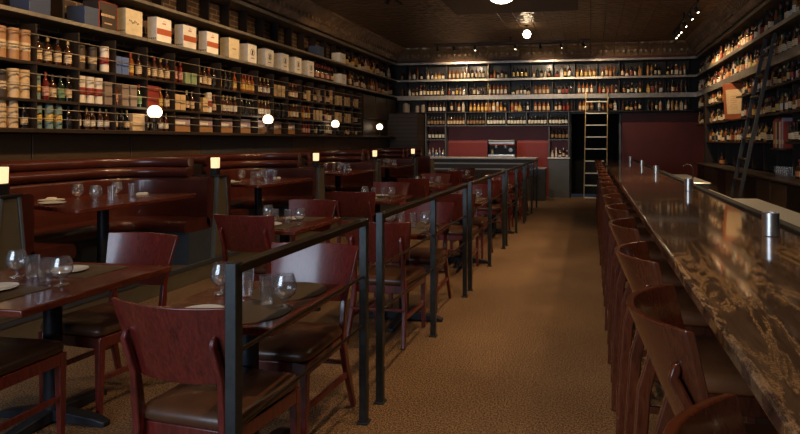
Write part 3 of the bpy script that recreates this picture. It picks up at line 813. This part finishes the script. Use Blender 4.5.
# ------------------------------------------------------------------ lamps
gl = empty('wall_globe_lamp')
MB().lathe([(.0, -.066), (.04, -.066), (.064, -.047), (.078, -.016), (.078, .016), (.066, .044), (.044, .066), (.02, .077), (.0, .079)], n=24, caps=False).build('globe', M['globe'], gl)
MB().lathe([(.05, -.225), (.05, -.21), (.02, -.2), (.02, -.13), (.045, -.115), (.045, -.064)], n=16).build('holder', M['bronze'], gl)
freeze(gl); glu = [False]
for i, y in enumerate([6.12, 8.58, 11.08, 13.6]):
    o = place(gl, glu, (-5.10, y, 1.825), 0, f'lit white globe lamp on the shelf ledge, {ORD[i + 1]} along the booth wall', 'lamp', 'globe lamps along the booth wall')
struct(MB().box((XL - .02, WF, 1.555), (-5.03, 14.6, 1.598)).build('trim_7', M['shelf_wood'], bevel=.006))
c = empty('ceiling_globe_lamp', (-1.34, 12.45, 3.78)); tag(c, 'lit round globe lamp hanging just below the tin ceiling', 'lamp')
MB().lathe([(.0, -.09), (.06, -.068), (.09, 0), (.06, .068), (.03, .085)], n=24, caps=True).build('globe', M['globe_ceiling'], c)
MB().lathe([(.03, .08), (.035, .11), (.015, .12), (.015, .165), (.06, .175), (.06, .189)], n=16).build('holder', M['bronze'], c)
c = empty('soffit_lamp', (-1.35, 8.87, 3.70)); tag(c, 'wide lit dome lamp under the dropped ceiling box', 'lamp')
MB().lathe([(.0, -.085), (.1, -.075), (.165, -.04), (.175, -.02)], n=28).build('dome', M['globe_ceiling'], c)
MB().lathe([(.18, -.022), (.18, .003)], n=28).build('rim', M['bronze'], c)

# track lights
def track(a, b, heads, aim, label, hang=.06, bright=(), watt=40, color=(1, .72, .42), blend=.6, size=70, zc=CEIL):
    a, b = Vector(a), Vector(b)
    r = empty('track_light', a); tag(r, label, 'track light')
    rel(MB().bar([a, b], .035, .03).build('track', M['black'], r), r)
    rel(MB().tube([(a + (b - a) * .5), (a + (b - a) * .5) + Vector((0, 0, zc - a.z))], .02, 8).build('mount', M['black'], r), r)
    for k, q in enumerate(heads):
        p = a + (b - a) * q; tgt = Vector(aim(p)); d = (tgt - p).normalized()
        Q = Matrix.Translation(p - Vector((0, 0, hang + .05))) @ d.to_track_quat('Z', 'Y').to_matrix().to_4x4()
        h = MB().lathe([(.016, -.05), (.028, -.045), (.034, .05)], n=14, T=Q).lathe([(.007, 0), (.007, hang + .05)], tuple(p - Vector((0, 0, hang + .05))), 6).build('spot_head', M['black'], r); rel(h, r)
        e = MB().lathe([(.018, .04), (.018, .066), (.0, .072)], n=14, T=Q).build('lens', M['spot_glow'], h)
        L = bpy.data.lights.new('spot', 'SPOT'); L.energy = watt; L.color = color; L.spot_size = math.radians(size); L.spot_blend = blend; L.shadow_soft_size = .04
        lo = bpy.data.objects.new('spot_beam', L); COL.objects.link(lo)
        lo.location = p - Vector((0, 0, hang + .05)) + d * .11; lo.rotation_euler = (-d).to_track_quat('Z', 'Y').to_euler()
WARM = (1.0, .70, .40)
track((-3.75, 13.75, 3.84), (.0, 13.75, 3.84), [.02, .13, .27, .53, .69, .82, .96], lambda p: (p.x, 14.7, 1.2) if -3 < p.x < -1.6 else (1.0, 15.3, 2.6) if p.x > -.3 else (-.05, 15.3, 2.3) if p.x > -.8 else (p.x, 15.3, 2.75), 'black track with small spots across the ceiling before the back wall', watt=66, color=(1, .76, .5), size=88)
track((1.79, 10.2, 3.84), (1.79, 13.2, 3.84), [.06, .25, .48, .68, .79, .9], lambda p: (2.75, p.y + .3, 2.5), 'black track with bright spots on the ceiling beside the bar shelves', watt=50, color=WARM, size=85)
track((1.79, 4.6, 3.84), (1.79, 9.4, 3.84), [.04, .2, .36, .52, .68, .84, .97], lambda p: (.75, p.y - .2, 1.07) if int(round((p.y - 4.6) / .77)) % 2 == 0 else (1.0, p.y + 1.2, 1.3), 'black ceiling track over the bar counter', watt=60, color=WARM, size=90)
track((-3.2, 2.6, 3.84), (-3.2, 9.6, 3.84), [.06, .2, .34, .48, .62, .76, .9], lambda p: (-5.3, p.y + .3 if p.y < 8 else p.y * 1.25, 2.3), 'black ceiling track lighting the booth-side shelving', watt=92, color=(1, .62, .3), size=75)
track((-.3, .6, 3.84), (-.3, 9.0, 3.84), [.03, .16, .28, .41, .54, .67, .80, .95], lambda p: (.38, p.y + .25, .8) if int(round((p.y - .85) / 1.08)) % 2 == 0 else (-2.1, p.y + .8, .6), 'black ceiling track over the aisle between railing and stools', watt=95, color=WARM, size=75)
track((-3.05, 3.2, 3.84), (-3.05, 9.2, 3.84), [.045, .445, .85], lambda p: (-4.15, p.y, .8), 'short black ceiling track over the booth tables', watt=45, color=WARM, size=75)

# daylight through the street window behind the photographer
A = bpy.data.lights.new('daylight', 'AREA'); A.shape = 'RECTANGLE'; A.size = 3.4; A.size_y = 2.4; A.energy = 135; A.color = (.66, .8, 1.0)
ao = bpy.data.objects.new('window_daylight', A); COL.objects.link(ao); ao.location = (-3.15, WF + .03, 2.0); ao.rotation_euler = (PI / 2, 0, 0)

# ------------------------------------------------------------------ bottles, canisters, cartons
CX, CY, FPX, H = 490, 141, 580, 1.48
th_ = math.atan((590 - CX) / FPX); SN, CS = math.sin(th_), math.cos(th_)
def in_view(x, y, z):
    d = -SN * x + CS * y; r = CS * x + SN * y
    if d < .3: return 0
    u = CX + FPX * r / d; v = CY - FPX * (z - H) / d
    return d if (-8 < u < 808 and -20 < v < 440) else 0
SHAPES = {
 'whisky': [(.0, 0), (.036, 0), (.038, .006), (.038, .165), (.034, .185), (.015, .215), (.013, .26), (.015, .262), (.015, .285), (.0, .286)],
 'wine': [(.0, 0), (.036, 0), (.037, .006), (.037, .175), (.03, .205), (.0145, .235), (.0135, .285), (.0, .29)],
 'squat': [(.0, 0), (.046, 0), (.05, .01), (.05, .10), (.04, .14), (.016, .16), (.015, .20), (.019, .202), (.019, .23), (.0, .231)],
 'slim': [(.0, 0), (.031, 0), (.033, .006), (.032, .20), (.025, .225), (.012, .25), (.012, .31), (.0, .312)],
 'square': [(.0, 0), (.048, 0), (.05, .006), (.05, .16), (.042, .18), (.017, .195), (.015, .235), (.02, .237), (.02, .26), (.0, .261)]}
LBL = {'whisky': (.0388, .04, .135), 'wine': (.0378, .045, .13), 'squat': (.0508, .025, .09), 'slim': (.0338, .05, .15), 'square': (.0508, .03, .13)}
CAPZ = {'whisky': (.0165, .245, .288), 'wine': (.0152, .225, .292), 'squat': (.0195, .195, .233), 'slim': (.0135, .265, .314), 'square': (.0205, .225, .263)}
HT = {'whisky': .286, 'wine': .29, 'squat': .231, 'slim': .312, 'square': .261}
def nseg(s): return (4, PI / 4) if s == 'square' else (12, 0)
cache = {}
def bmesh_data(s, what):
    k = (s, what)
    if k not in cache:
        n, ro = nseg(s); mb = MB()
        if what == 'glass': mb.lathe(SHAPES[s], n=n, rot=ro, caps=False)
        elif what == 'label': r, a, b = LBL[s]; mb.lathe([(r, a), (r, b)], n=n, rot=ro, caps=False)
        else: r, a, b = CAPZ[s]; mb.lathe([(r, a), (r, b), (.0, b + .001)], n=10, caps=False)
        bmesh.ops.remove_doubles(mb.bm, verts=mb.bm.verts[:], dist=1e-5)
        bmesh.ops.recalc_face_normals(mb.bm, faces=mb.bm.faces[:])
        cache[k] = mb.bm
    return cache[k]
mcache = {}
def part_mesh(s, what, m):
    k = (s, what, m.name)
    if k not in mcache:
        me = bpy.data.meshes.new('bottle_' + what); bmesh_data(s, what).to_mesh(me); me.materials.append(m); me.shade_smooth()
        me.set_sharp_from_angle(angle=math.radians(50)); mcache[k] = me
    return mcache[k]
BOTTLES = []
def add_bottle(x, y, z, shape, gl_, lb, cap, where, sc=1.0):
    d = in_view(x, y, z + .12)
    if d: BOTTLES.append(dict(p=(x, y, z), s=shape, g=gl_, l=lb, c=cap, w=where, k=sc, size=HT[shape] * sc / d))
CAPS = ['black', 'black', 'gold', 'black', 'brown', 'red']
CAPM = {'black': M['black'], 'red': M['b_red'], 'gold': M['gold'], 'brown': M['b_dark'], 'white': M['b_white']}
KIND = {'b': ('whisky', 'brown', 'cream'), 'd': ('wine', 'black', 'cream'), 'D': ('wine', 'black', 'black'), 'r': ('slim', 'red', 'pink'), 'g': ('whisky', 'dark green', 'green'),
        'y': ('wine', 'amber', 'yellow'), 'W': ('wine', 'brown', 'white')}
ROWS = ['''cccd SSSD WWWWW dDdOO WWWW P P P P P P P rrrr DbD bWbb DD bdb bb''', '''kkcc Srbgd wwwG rGGg RRyb OOdb dOwb WWWWW DDDDD WWWWW DDDD bbWb yyWy OOO rrbb OOO bOO bb''', '''tttt bbbb kkw UUyb bbbb rrEE WbbD yDDy yyyyy WWWW OOO rdWb rbO bbGb Gbbt xOO OO bO''']
CAN = {'c': ('cream', .047, .27), 't': ('tan', .047, .29), 'k': ('dark', .042, .25), 'w': ('white', .045, .28), 'S': ('teal', .036, .25)}
CARD = {'G': 'grey', 'R': 'red', 'E': 'green', 'U': 'blue', 'O': 'cream', 'P': 'violet'}
# canister and carton models
def canister(col, r, h):
    o = empty('gift_canister')
    MB().lathe([(0, 0), (r, 0), (r, h - .02), (0, h - .02)], n=18, caps=False).build('tube', M['b_' + col], o)
    MB().lathe([(r + .001, h - .02), (r + .001, h), (0, h)], n=18, caps=False).build('lid', M['b_dark' if col in ('teal', 'dark') else 'b_' + col], o)
    MB().lathe([(r + .0006, h * .30), (r + .0006, h * .58)], n=18, caps=False).build('label', M['l_' + {'cream': 'cream', 'tan': 'cream', 'dark': 'cream', 'white': 'red', 'teal': 'yellow'}[col]], o)
    freeze(o); return o, [False]
cans = {k: canister(*v) for k, v in CAN.items()}
def carton(name, w, d, h, col, front=None):
    """front faces +x; w along y"""
    o = empty(name)
    MB().box((-d, -w / 2, 0), (0, w / 2, h)).build('card_body', M['b_' + col], o, bevel=.003)
    if front: front(o, w, h)
    freeze(o); return o, [False]
def front_band(o, w, h):
    MB().box((.0, -w / 2 + .002, h * .30), (.0015, w / 2 - .002, h * .55)).build('band', M['b_band'], o, smooth=0)
    mk = MB()
    for k in range(4): mk.box((.0, -.03 + .016 * k, h * .74), (.0015, -.02 + .016 * k, h * .80))
    mk.box((.0, -.02, h * .86), (.0015, .02, h * .875)); mk.build('lettering', M['b_band'], o, smooth=0)
    mk = MB()
    for k in range(5): mk.box((-.03 - .025 * k, -w / 2 - .0015, h * .1), (-.015 - .025 * k, -w / 2, h * .15))
    mk.build('lettering', M['b_ink'], o, smooth=0)
def front_emblem(o, w, h):
    mk = MB(); n = 20
    T = Matrix.Translation((.0, 0, h * .58)) @ Matrix.Rotation(PI / 2, 4, 'Y')
    for i in range(n):
        a0, a1 = 2 * PI * i / n, 2 * PI * (i + 1) / n
        R0, R1 = .055, .047
        mk.rings([[T @ Vector((R0 * math.cos(a), R0 * math.sin(a), zz)), T @ Vector((R1 * math.cos(a), R1 * math.sin(a), zz))] for a, zz in ((a0, .0015), (a1, .0015))], closed=False, caps=False)
    mk.lathe([(.0, .0012), (.022, .0012)], (0, 0, 0), 12, T @ Matrix.Translation((-.012, .004, 0)), caps=False)
    mk.prism([(.036, -.022), (.036, .026), (.01, .014), (.0, -.014)], .0005, .0013, T)
    mk.build('emblem', M['b_ink'], o, smooth=0)
    mk = MB()
    for k in range(6): mk.box((.0, -.045 + .016 * k, h * .24), (.0015, -.035 + .016 * k, h * .28))
    mk.build('lettering', M['b_ink'], o, smooth=0)
def front_script(o, w, h):
    mk = MB(); pts = []
    for k in range(22): pts.append((.0, -.075 + .007 * k, h * .52 + .016 * math.sin(k * 1.7) + .012 * math.sin(k * .6)))
    mk.tube(pts, .0028, 5); mk.build('lettering', M['b_ink'], o)
    mk = MB()
    for k in range(5): mk.box((-.03 - .025 * k, -w / 2 - .0015, h * .12), (-.015 - .025 * k, -w / 2, h * .17))
    mk.build('lettering', M['b_ink'], o, smooth=0)
def front_plain(o, w, h):
    mk = MB()
    for k in range(5): mk.box((.0, -.04 + .017 * k, h * .46), (.0015, -.03 + .017 * k, h * .52))
    mk.build('lettering', M['b_tan'], o, smooth=0)
def front_dark(o, w, h):
    mk = MB()
    mk.box((0, -w / 2, 0), (.002, -w / 2 + .012, h)); mk.box((0, w / 2 - .012, 0), (.002, w / 2, h)); mk.box((0, -w / 2, h - .012), (.002, w / 2, h))
    mk.build('red_edging', M['b_red'], o, smooth=0)
    mk = MB()
    for k in range(9): mk.box((0, -.09 + .02 * k, h * .46), (.002, -.077 + .02 * k, h * .55))
    mk.box((0, -.05, h * .2), (.002, .05, h * .24)); mk.build('lettering', M['b_cream'], o, smooth=0)
def front_lower(o, w, h):
    MB().box((0, -w / 2, 0), (.0015, w / 2, h * .36)).build('lower_band', M['b_tan'], o, smooth=0)
    MB().box((0, -w / 2 + .02, h * .36), (.0015, w / 2 - .1, h * .62)).build('picture', M['b_boxwhite'], o, smooth=0)
small = {k: carton('gift_carton', .098 if k != 'P' else .36, .1 if k != 'P' else .03, {'G': .25, 'R': .27, 'E': .15, 'U': .2, 'O': .2, 'P': .22}[k], c, front_lower if k == 'P' else None) for k, c in CARD.items()}
nm = {'c': 'cream', 't': 'tan', 'k': 'dark', 'w': 'white and red', 'S': 'teal banded'}
ROWN = ['bottom', 'middle', 'top']
for ri, text in enumerate(ROWS):
    z = ZL[ri]
    for bi, s in enumerate(text.split()):
        n = len(s); y0 = BAY0 + BP * bi + .015
        w = BP - .03
        for k, ch in enumerate(s):
            y = y0 + w * (k + .5) / n
            where = f'{ORD[k + 1]} in {ROWN[ri]} cubby {{}} of the booth wall'
            cub = f'{ORD[bi + 1]} {ROWN[ri]}-row cubby of booth wall'
            pos = f'{ORD[k + 1]} item' if n > 1 else 'alone'
            x = XL - .06 - random.uniform(0, .02)
            if ch == 'x': continue
            if ch in CAN:
                pr, us = cans[ch]
                if in_view(x, y, z): place(pr, us, (x, y, z), 0, f'{nm[ch]} gift canister, {pos} in {cub}', 'canister', 'gift canisters in the cubbies')
            elif ch in CARD:
                pr, us = small[ch]
                xx = XL - .02 - random.uniform(0, .02) if ch != 'P' else XL - .10
                if in_view(x, y, z): place(pr, us, (xx, y, z), 0, f'{CARD[ch]} gift carton, {pos} in {cub}', 'carton', 'gift cartons in the cubbies')
            else:
                sh, g, l = KIND[ch]
                if ri == 0 and sh in ('slim', 'wine', 'whisky'): sc = .8
                else: sc = .92 if sh != 'slim' else .88
                cap = {'W': 'gold', 'y': 'red', 'D': 'black', 'r': 'red'}.get(ch, random.choice(CAPS))
                add_bottle(x, y, z, sh, g, l, cap, f'{ORD[k + 1]} item in {cub}', sc)
for us in list(cans.values()) + list(small.values()):
    if not us[1][0]:
        for ch in KIDS[us[0].name]: bpy.data.objects.remove(ch)
        bpy.data.objects.remove(us[0])

# big cartons on the lowest booth-side ledge
big = {'script': carton('whisky_case', .25, .14, .30, 'boxcream', front_script), 'band': carton('whisky_case', .25, .13, .30, 'boxwhite', front_band),
       'plain': carton('whisky_case', .25, .15, .30, 'boxcream', front_plain), 'emblem': carton('whisky_case', .24, .15, .29, 'boxwhite', front_emblem),
       'dark': carton('whisky_case', .25, .2, .30, 'dark', front_dark), 'navy': carton('whisky_case', .22, .22, .2, 'navy')}
seq = [('navy', 4.72, 'navy blue carton lying at the street end of the lowest ledge'), ('navy', 5.33, 'navy carton between uprights beside the dark red-edged carton'), ('dark', 5.52, 'dark carton with red edging and pale lettering on the lowest ledge'), ('script', 5.89, 'cream carton with dark script on the lowest ledge, beside the red-edged carton'),
       ('band', 6.37, 'white carton with rust band, first of three such on the ledge'), ('band', 6.84, 'white carton with rust band, second of three such on the ledge'), ('band', 7.31, 'white carton with rust band, third of three, beside the plain one'),
       ('plain', 7.81, 'plain cream carton with faint lettering between banded and emblem cartons'), ('emblem', 8.28, 'white carton with round emblem, first of five on the ledge'), ('emblem', 8.78, 'white carton with round emblem, second of five on the ledge'),
       ('emblem', 9.27, 'white carton with round emblem, third of five on the ledge'), ('emblem', 9.73, 'white carton with round emblem, fourth of five on the ledge'), ('emblem', 10.22, 'white carton with round emblem, fifth of five, beside bottles'),
       ('navy', 10.65, 'navy carton on the middle ledge above the emblem cartons')]
for k, y, lab in seq:
    pr, us = big[k]
    place(pr, us, (XL - .01, y + .04, LED2 if 'middle ledge' in lab else LED1), 0.0, lab, 'carton', 'cartons on the booth-side ledges')
wsm = carton('white_box', .27, .2, .21, 'boxwhite', front_plain)
place(wsm[0], wsm[1], (XL + .0, 11.68, LED2), 0, 'small white box on the middle booth-side ledge among bottles', 'box', 'small white boxes')
place(wsm[0], wsm[1], (XL + .0, 11.72, LED1), 0, 'small white box on the lowest booth-side ledge below another white box', 'box', 'small white boxes')

def rand_bottle(x, y, z, where, warm=False, sc=1.0, mx=9):
    sh = random.choice(['whisky', 'whisky', 'wine', 'squat', 'slim', 'whisky', 'square'])
    g = random.choice(['brown', 'amber', 'brown', 'black', 'dark green', 'brown', 'black', 'golden', 'pale', 'amber'])
    l = random.choice(['cream', 'cream', 'white', 'white', 'yellow', 'cream', 'black', 'orange', 'cream', 'red'])
    add_bottle(x, y, z, sh, g, l, random.choice(CAPS), where, sc)
# ledges, booth side
for z, nmz in ((LED1, 'lowest'), (LED2, 'middle')):
    y = 10.55 if z == LED1 else 12.1
    i = 0
    while y < 15.1:
        i += 1
        if not (11.45 < y < 11.95):
            if y < 11.4: add_bottle(XL - .10, y, z, 'wine', 'black', 'red' if i % 2 else 'cream', 'red', f'number {i} on {nmz} booth-side ledge')
            else: rand_bottle(XL - .10 - random.uniform(0, .08), y, z, f'number {i} on {nmz} booth-side ledge', sc=random.uniform(.9, 1.15))
        y += random.uniform(.1, .125)
# bar side
for z, nmz in ((ZR[1], 'bottom'), (ZR[2], 'second'), (ZR[3], 'third'), (LED1, 'fourth'), (LED2, 'top')):
    y = 7.35; i = 0
    top = 15.05
    while y < top:
        k = min(abs(y - q) for q in YR)
        skip = False
        if z == ZR[1] and (8.45 < y < 9.2 or y > 13.9): skip = True
        if z in (ZR[2], ZR[3]) and 10.95 < y < 11.95: skip = True
        if z < LED1 and 13.85 < y < 14.15: skip = True
        if random.random() < .04: skip = True
        bay = sum(1 for q in YR if q < y)
        if not skip:
            i += 1; rand_bottle(XR + .05 + random.uniform(0, .06), y, z, f'{nmz} tier behind bar, number {i} from ladder end', sc=random.uniform(.82, 1.02))
        y += random.uniform(.082, .1)
for i, (y, zz) in enumerate(((7.75, ZR[0]), (7.9, ZR[0]), (8.05, ZR[0]), (8.2, ZR[0]), (12.75, ZR[0]))):
    rand_bottle(XR + .1, y, zz, f'number {i + 1} standing on the back bar counter', sc=1.1)
# back wall tiers
def bay_row(z, x0, x1, y, nmz, style=None, step=(.094, .112)):
    x = x0; i = 0; st = None; lastbay = None
    while x < x1:
        bay = int((x + 4.41) // .573)
        if bay != lastbay:
            lastbay = bay; st = random.choice(['mix', 'mix', 'same', 'dark', 'mix', 'same'])
            same = (random.choice(['whisky', 'slim', 'whisky']), random.choice(['amber', 'brown', 'black', 'brown']), random.choice(['cream', 'white', 'cream', 'yellow']))
        if abs((x + 4.41) / .573 - round((x + 4.41) / .573)) * .573 > .045:
            i += 1; w = f'number {i} on the {nmz}'
            if style: add_bottle(x, y, z, *style, w)
            elif st == 'same': add_bottle(x, y, z, *same, 'black', w, 1.0)
            elif st == 'dark': add_bottle(x, y, z, 'whisky', random.choice(['brown', 'black']), random.choice(['cream', 'black', 'white', 'red']), 'black', w, random.uniform(.85, 1.1))
            else: rand_bottle(x, y + random.uniform(0, .05), z, w, sc=random.uniform(.8, 1.15))
        x += random.uniform(*step)
bay_row(LED2, XL + .12, XR - .1, YB + .08, 'top back-wall ledge')
bay_row(LED1, XL + .12, XR - .1, YB + .08, 'thick back-wall ledge')
bay_row(2.26, -4.3, XR - .1, YB + .08, 'thin back-wall shelf')
for k in range(7):
    x0 = -4.38 + .549 * k
    sty = [('wine', 'black', 'tan'), ('wine', 'brown', 'cream'), ('wine', 'black', 'tan'), ('wine', 'black', 'white'), ('wine', 'black', 'white'), ('wine', 'black', 'white'), ('wine', 'black', 'white')][k]
    for j in range(6): add_bottle(x0 + .06 + .083 * j, YB + .06, 1.9, *sty, 'black', f'number {j + 1} in wine bin {k + 1}')
for x0, nmn, l1, l2 in ((-4.38, 'booth-end niche', 'white', 'blue'), (-1.04, 'doorway-end niche', 'tan', 'white')):
    for j in range(5):
        add_bottle(x0 + .07 + .095 * j, YB + .1, 1.525, 'wine', 'black', l1, 'black', f'number {j + 1} on the upper shelf of {nmn}')
        add_bottle(x0 + .07 + .095 * j, YB + .1, 1.05, 'slim' if j % 2 else 'squat', 'pale' if x0 < -2 or j < 2 else 'black', l2, 'white', f'number {j + 1} on the pale counter of {nmn}', .8)
# the largest as things of their own, the rest as one mass
BOTTLES.sort(key=lambda b: -b['size'])
seen = set()
for q, b in enumerate(BOTTLES[:300]):
    body = bpy.data.objects.new('liquor_bottle', part_mesh(b['s'], 'glass', M['g_' + b['g']])); COL.objects.link(body)
    body.location = b['p']; body.scale = (b['k'],) * 3; rz = random.uniform(-.3, .3) if b['s'] != 'square' else random.uniform(-.12, .12)
    body.rotation_euler = (0, 0, rz)
    lab = f"{b['g']} bottle with {b['l']} label, {b['w']}"
    tag(body, lab, 'bottle', 'bottles ' + ('in the booth wall cubbies' if 'cubby' in b['w'] else 'on the ledges and bar shelves'))
    l = bpy.data.objects.new('label', part_mesh(b['s'], 'label', M['l_' + b['l']])); COL.objects.link(l); l.parent = body
    cp = bpy.data.objects.new('cap', part_mesh(b['s'], 'cap', CAPM[b['c']])); COL.objects.link(cp); cp.parent = body
rest = BOTTLES[300:]
if rest:
    mats = []; idx = {}
    verts, faces, fm = [], [], []
    for b in rest:
        T = Matrix.Translation(b['p']) @ Matrix.Scale(b['k'], 4)
        for what, m in (('glass', M['g_' + b['g']]), ('label', M['l_' + b['l']]), ('cap', CAPM[b['c']])):
            if m.name not in idx: idx[m.name] = len(mats); mats.append(m)
            bmx = bmesh_data(b['s'], what); bmx.verts.index_update(); o0 = len(verts)
            verts += [T @ v.co for v in bmx.verts]
            for f in bmx.faces: faces.append([o0 + v.index for v in f.verts]); fm.append(idx[m.name])
    me = bpy.data.meshes.new('bottle_mass'); me.from_pydata([tuple(v) for v in verts], [], faces)
    for m in mats: me.materials.append(m)
    me.polygons.foreach_set('material_index', fm); me.shade_smooth(); me.set_sharp_from_angle(angle=math.radians(50))
    o = bpy.data.objects.new('shelved_bottles', me); COL.objects.link(o)
    tag(o, 'rows of small distant liquor bottles on the back wall and far shelf ends', 'bottles', None, 'stuff')

# jars in the back corner, plaque, books, stacked glasses behind the bar
for i, (x, w, h) in enumerate(((-4.98, .2, .26), (-4.66, .11, .19), (-4.5, .12, .22))):
    o = MB().lathe([(0, 0), (w / 2, 0), (w / 2 * 1.02, h * .8), (w / 3, h * .92), (w / 3, h), (0, h)], n=14, caps=False).build('stoneware_jar', M['b_grey'], loc=(x, YB + .12, 2.26))
    tag(o, f'{["wide grey", "small grey", "taller grey"][i]} jar on the thin shelf in the back corner', 'jar', 'jars in the back corner')
t = empty('wall_plaque', (XR + .06, 11.5, ZR[2] + .002), -PI / 2 + .75); tag(t, 'red-orange wooden framed cream plaque standing on the shelf behind the bar', 'plaque')
def tr(w0, w1, z0, z1, y0, y1): return MB().rings([[Vector((-w0, y0, z0)), Vector((w0, y0, z0)), Vector((w0, y1, z0)), Vector((-w0, y1, z0))], [Vector((-w1, y0, z1)), Vector((w1, y0, z1)), Vector((w1, y1, z1)), Vector((-w1, y1, z1))]])
tr(.2, .25, 0, .68, -.03, .03).build('frame', M['b_orange'], t, bevel=.006)
tr(.14, .175, .10, .56, -.034, -.028).build('panel', M['b_cream'], t, smooth=0)
mk = MB()
for k in range(7): mk.box((-.07, -.0355, .19 + .04 * k), (.07, -.034, .195 + .04 * k))
mk.build('lettering', M['b_band'], t, smooth=0)
cols = ['orange', 'band', 'cream', 'dark', 'red', 'white', 'orange', 'violet', 'red']
for k in range(9):
    y = 9.08 - .055 * k; h = .40 + .03 * math.sin(k * 2.1)
    o = empty('upright_book', (XR + .03, y, 1.3785), 0)
    MB().box((0, -.022, 0), (.2, .022, h)).build('cover', M['b_' + cols[k]], o, bevel=.003)
    MB().box((-.001, -.014, h * .15), (.0, .014, h * .3)).build('spine_label', M['l_' + ('white' if k % 2 else 'yellow')], o, smooth=0)
    tag(o, f'upright {dict(band="rust").get(cols[k], cols[k])} book, {ORD[k + 1]} from the ladder on the shelf over the tumblers', 'book', 'books on the back bar shelf')
for r_ in range(2):
    for k in range(6):
        put(tum, (XR + .05 + .1 * r_, 9.0 - .085 * k, ZR[0] + .0005), f'upturned clear tumbler below the books, {ORD[k + 1]} from ladder, {"front" if r_ == 0 else "rear"} row', 'glass', 'tumblers below the books')

# ------------------------------------------------------------------ world, camera, view
w = bpy.data.worlds.new('night'); scn.world = w; w.use_nodes = True
bg = w.node_tree.nodes['Background']; bg.inputs['Color'].default_value = (.5, .62, .8, 1); bg.inputs['Strength'].default_value = .02
cam = bpy.data.cameras.new('camera'); cam.sensor_width = 36; cam.sensor_fit = 'HORIZONTAL'; cam.lens = FPX / 800 * 36
cam.shift_x = (400 - CX) / 800; cam.shift_y = -(217 - CY) / 800; cam.clip_start = .05
co = bpy.data.objects.new('camera', cam); COL.objects.link(co); co.location = (0, 0, H); co.rotation_euler = (PI / 2, 0, th_)
scn.camera = co
scn.cycles.transparent_max_bounces = 40
scn.view_settings.view_transform = 'Standard'; scn.view_settings.look = 'None'; scn.view_settings.gamma = 1; scn.view_settings.exposure = 0.2
